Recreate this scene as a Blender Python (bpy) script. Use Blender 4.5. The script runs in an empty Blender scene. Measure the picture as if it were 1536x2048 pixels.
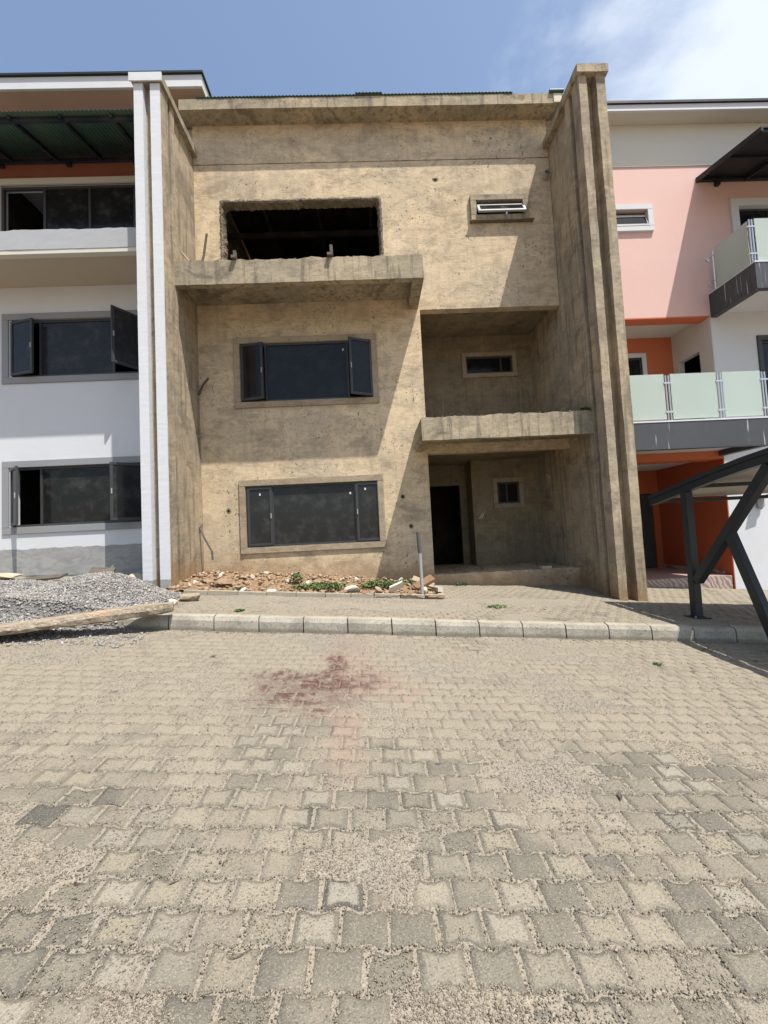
import bpy, bmesh, math, random
import numpy as np
from mathutils import Vector, Matrix, noise as mnoise

random.seed(7)
rng = np.random.default_rng(7)
SC = bpy.context.scene
COL = SC.collection

# ------------------------------------------------------------------ camera
def Rx(a):
    return Matrix.Rotation(a, 3, 'X')
def Rz(a):
    return Matrix.Rotation(a, 3, 'Z')
cam_data = bpy.data.cameras.new('camera')
cam = bpy.data.objects.new('camera', cam_data)
COL.objects.link(cam)
YAW, PITCH, ROLL = 0.0307, 0.0529, 0.0500
cam.matrix_world = Matrix.Translation((0, 0, 1.6)) @ (Rz(-YAW) @ Rx(math.pi / 2 + PITCH) @ Rz(-ROLL)).to_4x4()
cam_data.sensor_fit = 'HORIZONTAL'
cam_data.sensor_width = 36.0
cam_data.lens = 36.0 * 830.0 / 1536.0
cam_data.clip_start = 0.05
cam_data.clip_end = 2000
SC.camera = cam

# ------------------------------------------------------------------ light
SUN_TO = Vector((1.17, -1.25, 3.62)).normalized()
SUN_STRENGTH = 5.0
SKY_STRENGTH = 0.12
EXPOSURE = 0.62
sun_data = bpy.data.lights.new('sun', 'SUN')
sun_data.energy = SUN_STRENGTH
sun_data.angle = math.radians(0.5)
sun_data.color = (1.0, 0.95, 0.87)
sun = bpy.data.objects.new('sun', sun_data)
COL.objects.link(sun)
sun.location = SUN_TO * 40
sun.rotation_euler = SUN_TO.to_track_quat('Z', 'Y').to_euler()

world = bpy.data.worlds.new('World')
SC.world = world
world.use_nodes = True
wt = world.node_tree
for n in list(wt.nodes):
    wt.nodes.remove(n)
def wn(t, **k):
    n = wt.nodes.new(t)
    for a, b in k.items():
        setattr(n, a, b)
    return n
sky = wn('ShaderNodeTexSky')
sky.sky_type = 'NISHITA'
sky.sun_disc = False
sky.sun_elevation = math.asin(SUN_TO.z)
sky.sun_rotation = math.atan2(SUN_TO.x, SUN_TO.y)
sky.air_density = 1.3
sky.dust_density = 1.6
sky.ozone_density = 1.6
bg = wn('ShaderNodeBackground')
bg.inputs['Strength'].default_value = SKY_STRENGTH
wo = wn('ShaderNodeOutputWorld')
tc = wn('ShaderNodeTexCoord')
mp = wn('ShaderNodeMapping')
mp.inputs['Scale'].default_value = (1.6, 1.6, 3.0)
mp.inputs['Location'].default_value = (0.35, 0.1, 0.2)
wt.links.new(tc.outputs['Generated'], mp.inputs['Vector'])
cn = wn('ShaderNodeTexNoise')
cn.inputs['Scale'].default_value = 1.7
cn.inputs['Detail'].default_value = 9
cn.inputs['Roughness'].default_value = 0.56
cn.inputs['Distortion'].default_value = 0.25
wt.links.new(mp.outputs[0], cn.inputs['Vector'])
dp = wn('ShaderNodeVectorMath', operation='DOT_PRODUCT')
wt.links.new(tc.outputs['Generated'], dp.inputs[0])
dp.inputs[1].default_value = Vector((0.80, 0.30, 0.52)).normalized()
m1 = wn('ShaderNodeMapRange')
m1.inputs['From Min'].default_value = 0.70
m1.inputs['From Max'].default_value = 0.93
m1.inputs['To Min'].default_value = -0.26
m1.inputs['To Max'].default_value = 0.36
wt.links.new(dp.outputs['Value'], m1.inputs['Value'])
ad = wn('ShaderNodeMath', operation='ADD')
wt.links.new(cn.outputs['Fac'], ad.inputs[0])
wt.links.new(m1.outputs[0], ad.inputs[1])
m2 = wn('ShaderNodeMapRange', interpolation_type='SMOOTHSTEP')
m2.inputs['From Min'].default_value = 0.46
m2.inputs['From Max'].default_value = 0.78
m2.inputs['To Max'].default_value = 0.92
wt.links.new(ad.outputs[0], m2.inputs['Value'])
cm = wn('ShaderNodeMix', data_type='RGBA')
cm.inputs['B'].default_value = (5.1, 5.5, 6.1, 1)
hsv = wn('ShaderNodeHueSaturation')
hsv.inputs['Saturation'].default_value = 0.95
wt.links.new(sky.outputs[0], hsv.inputs['Color'])
wt.links.new(m2.outputs[0], cm.inputs['Factor'])
wt.links.new(hsv.outputs[0], cm.inputs['A'])
wt.links.new(cm.outputs['Result'], bg.inputs['Color'])
wt.links.new(bg.outputs[0], wo.inputs['Surface'])

SC.view_settings.view_transform = 'Standard'
SC.view_settings.look = 'None'
SC.view_settings.gamma = 1
SC.view_settings.use_curve_mapping = False
SC.view_settings.exposure = EXPOSURE
try:
    SC.cycles.max_bounces = 8
    SC.cycles.diffuse_bounces = 5
    SC.cycles.use_denoising = True
except Exception:
    pass

# ------------------------------------------------------------------ node helpers
class NT:
    def __init__(s, name):
        s.m = bpy.data.materials.new(name)
        s.m.use_nodes = True
        s.t = s.m.node_tree
        s.b = s.t.nodes['Principled BSDF']
        s.co = s.t.nodes.new('ShaderNodeTexCoord').outputs['Object']
    def put(s, sock, v):
        if hasattr(v, 'links') or isinstance(v, bpy.types.NodeSocket):
            s.t.links.new(v, sock)
        elif isinstance(v, (tuple, list)):
            sock.default_value = (*v, 1) if len(v) == 3 and sock.type == 'RGBA' else v
        else:
            sock.default_value = v
    def map(s, scale=(1, 1, 1), loc=(0, 0, 0), rot=(0, 0, 0), co=None):
        n = s.t.nodes.new('ShaderNodeMapping')
        s.put(n.inputs[0], co or s.co)
        n.inputs['Scale'].default_value = scale
        n.inputs['Location'].default_value = loc
        n.inputs['Rotation'].default_value = rot
        return n.outputs[0]
    def noise(s, scale, detail=4, rough=0.55, co=None, dist=0.0):
        n = s.t.nodes.new('ShaderNodeTexNoise')
        s.put(n.inputs['Vector'], co or s.co)
        n.inputs['Scale'].default_value = scale
        n.inputs['Detail'].default_value = detail
        n.inputs['Roughness'].default_value = rough
        n.inputs['Distortion'].default_value = dist
        return n.outputs['Fac']
    def voro(s, scale, co=None, feature='F1'):
        n = s.t.nodes.new('ShaderNodeTexVoronoi')
        n.feature = feature
        s.put(n.inputs['Vector'], co or s.co)
        n.inputs['Scale'].default_value = scale
        return n.outputs['Distance']
    def range(s, v, a, b, c=0.0, d=1.0, smooth=True):
        n = s.t.nodes.new('ShaderNodeMapRange')
        if smooth:
            n.interpolation_type = 'SMOOTHSTEP'
        s.put(n.inputs['Value'], v)
        for k, x in zip(('From Min', 'From Max', 'To Min', 'To Max'), (a, b, c, d)):
            n.inputs[k].default_value = x
        return n.outputs[0]
    def math(s, op, a, b=0.0, c=None):
        n = s.t.nodes.new('ShaderNodeMath')
        n.operation = op
        s.put(n.inputs[0], a)
        s.put(n.inputs[1], b)
        if c is not None:
            s.put(n.inputs[2], c)
        return n.outputs[0]
    def mix(s, f, a, b, mode='MIX'):
        n = s.t.nodes.new('ShaderNodeMix')
        n.data_type = 'RGBA'
        n.blend_type = mode
        s.put(n.inputs['Factor'], f)
        s.put(n.inputs['A'], a)
        s.put(n.inputs['B'], b)
        return n.outputs['Result']
    def xyz(s, co=None):
        n = s.t.nodes.new('ShaderNodeSeparateXYZ')
        s.put(n.inputs[0], co or s.co)
        return n.outputs
    def attr(s, name):
        n = s.t.nodes.new('ShaderNodeAttribute')
        n.attribute_name = name
        return n.outputs['Fac']
    def out(s, col, rough=0.9, bump=None, bstr=0.5, bdist=0.01, spec=0.3, metal=0.0):
        s.put(s.b.inputs['Base Color'], col)
        s.put(s.b.inputs['Roughness'], rough)
        s.b.inputs['Specular IOR Level'].default_value = spec
        s.b.inputs['Metallic'].default_value = metal
        if bump is not None:
            n = s.t.nodes.new('ShaderNodeBump')
            s.put(n.inputs['Height'], bump)
            n.inputs['Strength'].default_value = bstr
            n.inputs['Distance'].default_value = bdist
            s.t.links.new(n.outputs[0], s.b.inputs['Normal'])
        return s.m

def raw_plaster(name, warm, cool, dark=(0.10, 0.085, 0.065), streak=0.5, grime=0.4, mud=True, pits=1.0, trowel=0.36, seed=0.0, coolbias=0.0):
    """unpainted cement render: trowel marks, pits, run-off stains, mud splash"""
    k = NT(name)
    off = (seed * 3.1, seed * 1.7, seed * 2.3)
    big = k.noise(0.55, 5, 0.6, k.map((1, 1, 1.2), off), 0.4)
    mid = k.noise(2.2, 6, 0.65, k.map((1, 1, 1.6), off), 0.8)
    c = k.mix(k.range(big, 0.36 - coolbias, 0.66 - coolbias), warm, cool)
    c = k.mix(k.range(mid, 0.42, 0.66, 0.0, 0.55), c, tuple(x * 0.62 for x in cool))
    # sweeping trowel marks
    hz = k.noise(3.0, 7, 0.7, k.map((0.8, 0.8, 5.5), off, (0, 0.15, 0)), 1.2)
    c = k.mix(k.range(hz, 0.50, 0.64, 0, trowel), c, tuple(x * 0.5 for x in warm))
    hz2 = k.noise(9.0, 5, 0.7, k.map((0.6, 0.6, 3.0), off), 1.5)
    c = k.mix(k.range(hz2, 0.57, 0.62, 0, 0.38), c, dark)
    iso = k.math('ABSOLUTE', k.math('SUBTRACT', k.noise(2.6, 6, 0.62, k.map((0.75, 0.75, 2.8), (off[0] + 3, 4, 8)), 1.6), 0.5))
    gate = k.range(k.noise(1.3, 4, 0.6, k.map((1, 1, 1), (2, 7, off[2]))), 0.42, 0.62)
    c = k.mix(k.math('MULTIPLY', k.range(iso, 0.0, 0.014, 0.85, 0.0), gate), c, tuple(x * 1.3 for x in dark))
    iso2 = k.math('ABSOLUTE', k.math('SUBTRACT', k.noise(7.5, 4, 0.6, k.map((1.6, 1.6, 0.9), (1, 4, off[2])), 2.0), 0.5))
    gate2 = k.range(k.noise(0.8, 4, 0.6, k.map((1, 1, 1), (7, 2, off[2]))), 0.45, 0.65)
    c = k.mix(k.math('MULTIPLY', k.range(iso2, 0.0, 0.014, 0.45, 0.0), gate2), c, dark)
    blot = k.noise(5.5, 7, 0.75, k.map((1, 1, 1), (off[0], 3, 5)), 0.5)
    c = k.mix(k.range(blot, 0.30, 0.46, 0.45, 0.0), c, tuple(min(1, x * 1.25) for x in warm))
    c = k.mix(k.range(blot, 0.53, 0.68, 0.0, 0.36), c, tuple(x * 0.55 for x in cool))
    # vertical run-off
    vz = k.noise(5.0, 5, 0.6, k.map((1.6, 1.6, 0.13), off))
    c = k.mix(k.range(vz, 0.50, 0.66, 0, streak), c, tuple(x * 0.45 for x in cool))
    vz2 = k.noise(9.0, 3, 0.6, k.map((1.8, 1.8, 0.10), (3, 1, 0)))
    c = k.mix(k.range(vz2, 0.60, 0.70, 0, 0.35), c, (0.42, 0.40, 0.35))
    # grime clouds
    g = k.noise(0.9, 8, 0.72, k.map((1, 1, 1.5), (off[0] + 5, 2, 1)), 0.6)
    c = k.mix(k.range(g, 0.52, 0.64, 0, grime), c, dark)
    # pits
    pv = k.noise(24.0, 2, 0.5, k.map((1, 1, 0.6)), 0.5)
    pm = k.noise(1.1, 3, 0.5, k.map((1, 1, 1), (9, 9, 9)))
    pit = k.math('MULTIPLY', k.range(pv, 0.645, 0.675), k.range(pm, 0.44, 0.60, 0, pits))
    c = k.mix(pit, c, (0.045, 0.035, 0.025))
    fine = k.noise(60, 4, 0.7)
    c = k.mix(k.range(fine, 0.3, 0.75, 0.0, 0.28), c, tuple(x * 0.6 for x in warm))
    if mud:
        z = k.xyz()[2]
        x = k.xyz()[0]
        hh = k.math('MULTIPLY_ADD', x, 0.078, z)
        hh = k.math('ADD', hh, k.math('MULTIPLY', k.noise(2.5, 5), -0.9))
        c = k.mix(k.range(hh, 0.0, 0.75, 0.62, 0.0), c, (0.24, 0.135, 0.06))
    h = k.math('ADD', k.math('MULTIPLY', hz, 0.6), k.math('MULTIPLY', fine, 0.25))
    h = k.math('ADD', h, k.math('MULTIPLY', k.noise(14, 5, 0.7), 0.5))
    h = k.math('SUBTRACT', h, k.math('MULTIPLY', pit, 1.0))
    return k.out(c, 0.93, h, 0.55, 0.014, 0.2)

def painted(name, col, dirt=(0.25, 0.22, 0.18), amt=0.12, rough=0.75, seed=0.0, streak=0.0, bump=0.25):
    k = NT(name)
    a = k.noise(1.1, 6, 0.6, k.map((1, 1, 0.7), (seed, seed, 0)))
    c = k.mix(k.range(a, 0.45, 0.8, 0, amt), col, dirt)
    b = k.noise(6, 5, 0.7, k.map((1, 1, 0.4), (seed, 0, 0)))
    c = k.mix(k.range(b, 0.58, 0.8, 0, amt * 0.8), c, dirt)
    if streak:
        v = k.noise(11.0, 2, 0.5, k.map((1.5, 1.5, 0.06), (seed, 0, 0)))
        z = k.noise(1.3, 2)
        c = k.mix(k.math('MULTIPLY', k.range(v, 0.66, 0.70, 0, streak), k.range(z, 0.4, 0.55)), c, (0.55, 0.56, 0.57))
    h = k.math('ADD', k.noise(25, 5, 0.6), k.math('MULTIPLY', k.noise(4, 3), 1.5))
    return k.out(c, rough, h, bump, 0.006, 0.3)

WARM, COOL = (0.64, 0.51, 0.340), (0.49, 0.405, 0.290)
M = {}
M['facade'] = raw_plaster('cement render facade', WARM, COOL, streak=0.2, grime=0.34, pits=0.75)
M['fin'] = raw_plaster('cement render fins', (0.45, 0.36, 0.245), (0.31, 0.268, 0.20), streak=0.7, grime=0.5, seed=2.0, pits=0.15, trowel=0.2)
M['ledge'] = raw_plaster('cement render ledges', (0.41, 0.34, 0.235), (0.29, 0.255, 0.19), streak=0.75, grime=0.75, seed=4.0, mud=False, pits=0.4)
M['recess'] = raw_plaster('cement render with recess shade', (0.30, 0.24, 0.155), (0.215, 0.18, 0.125), streak=0.22, grime=0.4, seed=6.0, pits=0.2, trowel=0.18)  # same render, darkened so the colour carries the recess and porch shade
M['broken'] = raw_plaster('broken blockwork', (0.22, 0.18, 0.12), (0.13, 0.115, 0.09), streak=0.1, grime=0.8, seed=8.0, mud=False)
M['surround'] = raw_plaster('smooth render surround', (0.36, 0.29, 0.205), (0.32, 0.26, 0.185), streak=0.1, grime=0.12, seed=3.0, mud=False, pits=0.1)
M['interior'] = painted('unlit interior plaster', (0.028, 0.024, 0.02), amt=0.3)  # near-black base colour stands in for the darkness of the rooms
M['white'] = painted('white masonry paint', (0.53, 0.545, 0.57), amt=0.10)
M['cream'] = painted('cream masonry paint', (0.52, 0.50, 0.44), amt=0.06)
M['pink'] = painted('pink masonry paint', (0.60, 0.405, 0.36), (0.5, 0.29, 0.24), amt=0.14)
M['orange'] = painted('terracotta masonry paint', (0.46, 0.13, 0.06), (0.35, 0.1, 0.05), amt=0.2)
M['soffit'] = painted('pink brown soffit board', (0.46, 0.30, 0.235), (0.30, 0.19, 0.14), amt=0.2)
M['greytrim'] = painted('grey painted trim', (0.23, 0.235, 0.245), amt=0.15)
M['primer'] = painted('grey primed ledge', (0.34, 0.35, 0.365), amt=0.12)
M['shaded_terracotta'] = painted('terracotta band with awning shade', (0.22, 0.075, 0.045), amt=0.2)  # terracotta darkened to paint in the shade under the awning
M['porch_orange_shaded'] = painted('terracotta porch paint with shade', (0.36, 0.085, 0.035), (0.2, 0.06, 0.03), amt=0.25)  # redder terracotta, also darkened to paint in the shade of the porch
M['soffit_cream'] = painted('dull cream soffit', (0.42, 0.365, 0.29), amt=0.15)
M['charcoal'] = painted('charcoal painted slab', (0.055, 0.058, 0.066), (0.10, 0.10, 0.10), amt=0.3, streak=0.55, rough=0.6)
M['steel_dark'] = painted('dark grey painted steel', (0.022, 0.026, 0.031), (0.06, 0.06, 0.06), amt=0.25, rough=0.42, bump=0.05)
M['alu'] = painted('black aluminium frame', (0.040, 0.042, 0.046), (0.10, 0.095, 0.085), amt=0.3, rough=0.45, bump=0.04)
M['alu_grey'] = painted('grey aluminium sash', (0.27, 0.28, 0.285), (0.3, 0.29, 0.27), amt=0.15, rough=0.4, bump=0.04)
M['black'] = painted('black roofing sheet', (0.015, 0.016, 0.018), (0.05, 0.05, 0.05), amt=0.2, rough=0.5)
M['chrome'] = NT('stainless steel').out((0.62, 0.60, 0.57), 0.28, metal=1.0)
M['rafter'] = painted('blue black steel rafter', (0.012, 0.016, 0.022), amt=0.15, rough=0.5)

def glass_mat(name, col, dust=0.5, seed=0.0, rough=0.06):
    k = NT(name)
    d = k.noise(3.0, 6, 0.7, k.map((1, 1, 1), (seed, seed, 0)))
    spots = k.range(k.voro(14, k.map((1, 1, 1), (seed, 0, 0))), 0.03, 0.075, 1.0, 0.0)
    sel = k.range(k.noise(2.2, 2, 0.5, k.map((1, 1, 1), (0, 0, seed))), 0.58, 0.66)
    sp = k.math('MULTIPLY', spots, sel)
    sp = k.math('MULTIPLY', sp, dust)
    c = k.mix(k.range(d, 0.45, 0.75, 0, 0.18 * dust + 0.02), col, (0.16, 0.155, 0.15))
    c = k.mix(sp, c, (0.4, 0.4, 0.38))
    r = k.range(d, 0.4, 0.8, rough, rough + 0.22)
    k.b.inputs['IOR'].default_value = 1.5
    return k.out(c, r, spec=0.22)
M['glass'] = glass_mat('dark tinted glass', (0.010, 0.011, 0.013), 0.35)
M['glass_dusty'] = glass_mat('dusty tinted glass', (0.020, 0.021, 0.023), 1.0, 3.0)
M['glass_stained'] = glass_mat('paint spattered glass', (0.012, 0.012, 0.012), 1.0, 7.0, 0.1)

def frosted():
    k = NT('frosted green glass')
    a = k.noise(1.2, 3)
    c = k.mix(a, (0.54, 0.63, 0.58), (0.60, 0.68, 0.63))
    k.b.inputs['Transmission Weight'].default_value = 0.45
    k.b.inputs['IOR'].default_value = 1.25
    return k.out(c, 0.55, spec=0.5)
M['frosted'] = frosted()

def plinth_mat():
    k = NT('white wall over bare grey plinth')
    x, y, z = k.xyz()
    hh = k.math('ADD', z, k.math('MULTIPLY', k.noise(3.0, 5, 0.6), 0.10))
    edge = k.range(hh, 1.705, 1.72)
    g = k.noise(3, 6, 0.7, k.map((1, 1, 2)), 1.0)
    grey = k.mix(k.range(g, 0.35, 0.7), (0.30, 0.30, 0.295), (0.21, 0.21, 0.205))
    a = k.noise(1.1, 6, 0.6)
    w = k.mix(k.range(a, 0.45, 0.8, 0, 0.10), (0.53, 0.545, 0.57), (0.3, 0.28, 0.25))
    c = k.mix(edge, grey, w)
    h = k.math('ADD', k.noise(25, 5, 0.6), k.math('MULTIPLY', g, 1.2))
    return k.out(c, 0.85, h, 0.3, 0.006)
M['plinth'] = plinth_mat()

def white_rib():
    k = NT('white painted rib with bare foot')
    x, y, z = k.xyz()
    hh = k.math('ADD', z, k.math('MULTIPLY', k.noise(9.0, 4, 0.6), 0.05))
    edge = k.range(hh, 0.955, 0.965)
    bands = k.noise(6.0, 3, 0.6, k.map((0.4, 0.4, 3)))
    w = k.mix(k.range(bands, 0.5, 0.7, 0, 0.08), (0.53, 0.545, 0.57), (0.4, 0.4, 0.4))
    c = k.mix(edge, (0.27, 0.27, 0.27), w)
    return k.out(c, 0.75, bands, 0.35, 0.01)
M['whiterib'] = white_rib()

def corrug(name, col, col2):
    k = NT(name)
    a = k.noise(1.4, 5, 0.6, k.map((1, 0.3, 1)))
    c = k.mix(k.range(a, 0.35, 0.75), col, col2)
    return k.out(c, 0.5, spec=0.4)
M['green'] = corrug('green roofing sheet', (0.022, 0.058, 0.042), (0.045, 0.075, 0.05))
M['carport'] = corrug('pale polycarbonate sheet', (0.42, 0.38, 0.32), (0.30, 0.27, 0.23))

def ground_colour(k, sandy=1.0):
    """dust, grit and stains shared by sand bed and pavers (object space = world space)"""
    pass

SAND = (0.245, 0.212, 0.162)
def stain_nodes(k, co, c, strength=1.0):
    """spilt red oxide paint on the paving, in the paving's own metres"""
    x, y, z = k.xyz(co)
    w = k.noise(3.2, 5, 0.7, co)
    w2 = k.noise(14, 4, 0.7, co)
    def blob(cx, cy, rx, ry, wob=1.1):
        dx = k.math('DIVIDE', k.math('SUBTRACT', x, cx), rx)
        dy = k.math('DIVIDE', k.math('SUBTRACT', y, cy), ry)
        d = k.math('SQRT', k.math('ADD', k.math('MULTIPLY', dx, dx), k.math('MULTIPLY', dy, dy)))
        d = k.math('ADD', d, k.math('MULTIPLY', k.math('SUBTRACT', w, 0.5), wob * 2.2))
        d = k.math('ADD', d, k.math('MULTIPLY', k.math('SUBTRACT', w2, 0.5), 0.9))
        return k.range(d, 0.45, 1.15, 1.0, 0.0)
    dark = k.math('MAXIMUM', blob(-0.62, 3.95, 0.68, 0.52), blob(-0.45, 4.6, 0.12, 0.5))
    pale = k.math('MAXIMUM', blob(-0.22, 4.0, 0.62, 0.62), blob(-0.26, 3.2, 0.17, 0.6))
    pale = k.math('MAXIMUM', pale, blob(-0.36, 5.0, 0.32, 0.9))
    c = k.mix(k.math('MULTIPLY', pale, 0.27 * strength), c, (0.25, 0.135, 0.11))
    c = k.mix(k.math('MULTIPLY', k.math('MULTIPLY', dark, k.range(k.noise(9, 5, 0.75, co), 0.34, 0.58, 0.25, 1.0)), 0.95 * strength), c, (0.082, 0.038, 0.034))
    return c

def sand_mat():
    k = NT('sandy grit over paving')
    co = k.co
    a = k.noise(1.3, 5, 0.6, co)
    c = k.mix(k.range(a, 0.35, 0.7), SAND, (0.205, 0.185, 0.155))
    s1 = k.noise(150, 2, 0.6, co)
    c = k.mix(k.range(s1, 0.50, 0.62, 0, 0.55), c, (0.38, 0.34, 0.275))
    s2 = k.noise(120, 2, 0.6, k.map((1, 1, 1), (5, 5, 5)))
    c = k.mix(k.range(s2, 0.56, 0.64, 0, 0.75), c, (0.085, 0.075, 0.065))
    c = stain_nodes(k, co, c, 0.55)
    h = k.math('ADD', s1, k.math('MULTIPLY', s2, -0.8))
    return k.out(c, 0.95, h, 0.7, 0.006, 0.15)
M['sand'] = sand_mat()

def paver_mat(name, ctr_amt=1.0):
    k = NT(name)
    at = k.t.nodes.new('ShaderNodeAttribute'); at.attribute_name = 'wpos'
    co = at.outputs['Vector']
    r = k.attr('rnd'); r2 = k.attr('rnd2'); ctr = k.attr('ctr')
    ramp = k.t.nodes.new('ShaderNodeValToRGB')
    els = ramp.color_ramp.elements
    els[0].position = 0.0; els[0].color = (0.068, 0.066, 0.058, 1)
    els[1].position = 1.0; els[1].color = (0.175, 0.159, 0.125, 1)
    for p, cc in ((0.12, (0.108, 0.101, 0.085)), (0.45, (0.132, 0.121, 0.097)), (0.75, (0.154, 0.140, 0.109))):
        e = els.new(p); e.color = (*cc, 1)
    k.put(ramp.inputs[0], r)
    c = ramp.outputs[0]
    pale = k.mix(r2, (0.25, 0.218, 0.158), (0.275, 0.255, 0.21))
    cf = k.math('ADD', ctr, k.math('MULTIPLY', k.math('SUBTRACT', k.noise(18, 5, 0.7, co), 0.5), 1.3))
    cf = k.range(cf, 0.30, 0.85)
    cf = k.math('MULTIPLY', cf, k.range(k.math('FRACT', k.math('MULTIPLY', r2, 7.3)), 0.25, 1.0, 0.0, 0.80))
    c = k.mix(cf, c, pale)
    # drifting dust; thicker farther off, which also stands in for lens vignetting
    d = k.noise(1.4, 6, 0.65, co, 0.5)
    x, y, z = k.xyz(co)
    far = k.range(y, 2.0, 3.8, 0.0, 0.20)
    c = k.mix(k.range(k.math('ADD', d, far), 0.46, 0.70, 0.05, 0.88), c, SAND)
    s1 = k.noise(140, 2, 0.6, co)
    c = k.mix(k.range(s1, 0.53, 0.66, 0, 0.36), c, (0.36, 0.32, 0.25))
    s2 = k.noise(110, 2, 0.6, k.map((1, 1, 1), (4, 4, 4), co=co))
    c = k.mix(k.range(s2, 0.55, 0.65, 0, 0.6), c, (0.075, 0.068, 0.06))
    c = stain_nodes(k, co, c)
    h = k.math('ADD', s1, k.math('MULTIPLY', s2, -0.8))
    h = k.math('ADD', h, k.math('MULTIPLY', k.noise(25, 5, 0.7, co), 1.5))
    return k.out(c, 0.93, h, 0.65, 0.006, 0.18)
M['paver'] = paver_mat('worn interlocking paver')

def stone_mat(name, c1, c2, c3, sc=30):
    k = NT(name)
    r = k.attr('rnd')
    c = k.mix(k.range(r, 0.0, 0.6, smooth=False), c1, c2)
    c = k.mix(k.range(r, 0.8, 1.0, smooth=False), c, c3)
    c = k.mix(k.range(k.noise(sc, 4), 0.4, 0.7, 0, 0.35), c, tuple(v * 0.6 for v in c1))
    return k.out(c, 0.92, k.noise(sc * 2, 3), 0.3, 0.004, 0.2)
M['grit'] = stone_mat('loose grit', (0.15, 0.130, 0.100), (0.29, 0.25, 0.195), (0.05, 0.047, 0.042), 60)
M['gravel'] = stone_mat('crushed granite', (0.150, 0.142, 0.135), (0.27, 0.255, 0.24), (0.42, 0.395, 0.36), 40)
M['rubble'] = stone_mat('laterite and mortar rubble', (0.21, 0.135, 0.08), (0.33, 0.24, 0.16), (0.42, 0.37, 0.29), 12)

def kerb_mat():
    k = NT('cast concrete kerb')
    x, y, z = k.xyz()
    hh = k.math('MULTIPLY_ADD', x, 0.078, z)
    a = k.noise(3, 6, 0.7)
    c = k.mix(k.range(a, 0.35, 0.7), (0.35, 0.325, 0.27), (0.22, 0.205, 0.172))
    s = k.noise(45, 3, 0.7)
    c = k.mix(k.range(s, 0.52, 0.66, 0, 0.6), c, (0.08, 0.085, 0.075))
    g = k.noise(7, 4, 0.6)
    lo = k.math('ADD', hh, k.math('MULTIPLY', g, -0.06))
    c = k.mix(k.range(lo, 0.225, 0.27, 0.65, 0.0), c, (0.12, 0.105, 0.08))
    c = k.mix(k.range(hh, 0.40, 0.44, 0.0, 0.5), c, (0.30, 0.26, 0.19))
    return k.out(c, 0.93, k.math('ADD', s, a), 0.5, 0.008, 0.2)
M['kerb'] = kerb_mat()

def wood_mat(name, c1, c2, c3, vec=(1.2, 14, 14)):
    k = NT(name)
    g = k.noise(4, 6, 0.65, k.map(vec), 1.0)
    c = k.mix(k.range(g, 0.35, 0.65), c1, c2)
    c = k.mix(k.range(k.noise(1.6, 4, 0.6), 0.54, 0.70, 0, 0.8), c, c3)
    return k.out(c, 0.85, g, 0.7, 0.01, 0.2)
M['log'] = wood_mat('weathered timber slab', (0.15, 0.12, 0.09), (0.36, 0.30, 0.225), (0.34, 0.19, 0.09))
M['oldwood'] = wood_mat('old grey timber', (0.06, 0.05, 0.04), (0.14, 0.12, 0.10), (0.10, 0.08, 0.06))
M['soil'] = painted('red brown soil', (0.22, 0.14, 0.08), (0.14, 0.09, 0.05), amt=0.7, bump=0.8)
M['pvc'] = painted('dull grey pipe', (0.30, 0.30, 0.29), (0.15, 0.14, 0.12), amt=0.5, rough=0.5)
M['pvc_dark'] = painted('dark grey pipe coat', (0.07, 0.075, 0.08), amt=0.3, rough=0.5)
M['chalk'] = painted('white paint mark', (0.62, 0.60, 0.56), amt=0.2)
M['leaf'] = (lambda k: k.out(k.mix(k.attr('rnd'), (0.035, 0.075, 0.018), (0.085, 0.15, 0.035)), 0.6, spec=0.4))(NT('green weed leaves'))
M['litter'] = painted('white broken tile', (0.50, 0.46, 0.38), (0.33, 0.25, 0.17), amt=0.4)
def tile_mat():
    k = NT('grey veined tile')
    w = k.t.nodes.new('ShaderNodeTexWave')
    k.put(w.inputs['Vector'], k.map((1, 1, 1), rot=(0, 0.6, 0)))
    w.inputs['Scale'].default_value = 3.2; w.inputs['Distortion'].default_value = 9; w.inputs['Detail'].default_value = 3
    c = k.mix(k.range(w.outputs['Fac'], 0.3, 0.7), (0.20, 0.165, 0.16), (0.42, 0.32, 0.28))
    return k.out(c, 0.35, spec=0.5)
M['tile'] = tile_mat()
M['floor_tile'] = painted('pinkish floor tile', (0.40, 0.28, 0.23), amt=0.3, rough=0.4)

# ------------------------------------------------------------------ object helpers
def props(o, label=None, cat=None, group=None, kind=None):
    if label: o['label'] = label
    if cat: o['category'] = cat
    if group: o['group'] = group
    if kind: o['kind'] = kind
    return o

def empty(name, loc, label=None, cat=None, group=None, kind=None):
    o = bpy.data.objects.new(name, None)
    o.empty_display_size = 0.2
    COL.objects.link(o)
    o.location = loc
    o['_base'] = 1
    return props(o, label, cat, group, kind)

def base_of(o):
    v = Vector((0, 0, 0))
    while o is not None:
        v += o.location
        o = o.parent
    return v

def link_mesh(name, me, mat, parent=None):
    o = bpy.data.objects.new(name, me)
    COL.objects.link(o)
    if mat is not None:
        me.materials.append(M[mat] if isinstance(mat, str) else mat)
    if parent is not None:
        o.parent = parent
        o.location = -base_of(parent)
    return o

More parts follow.
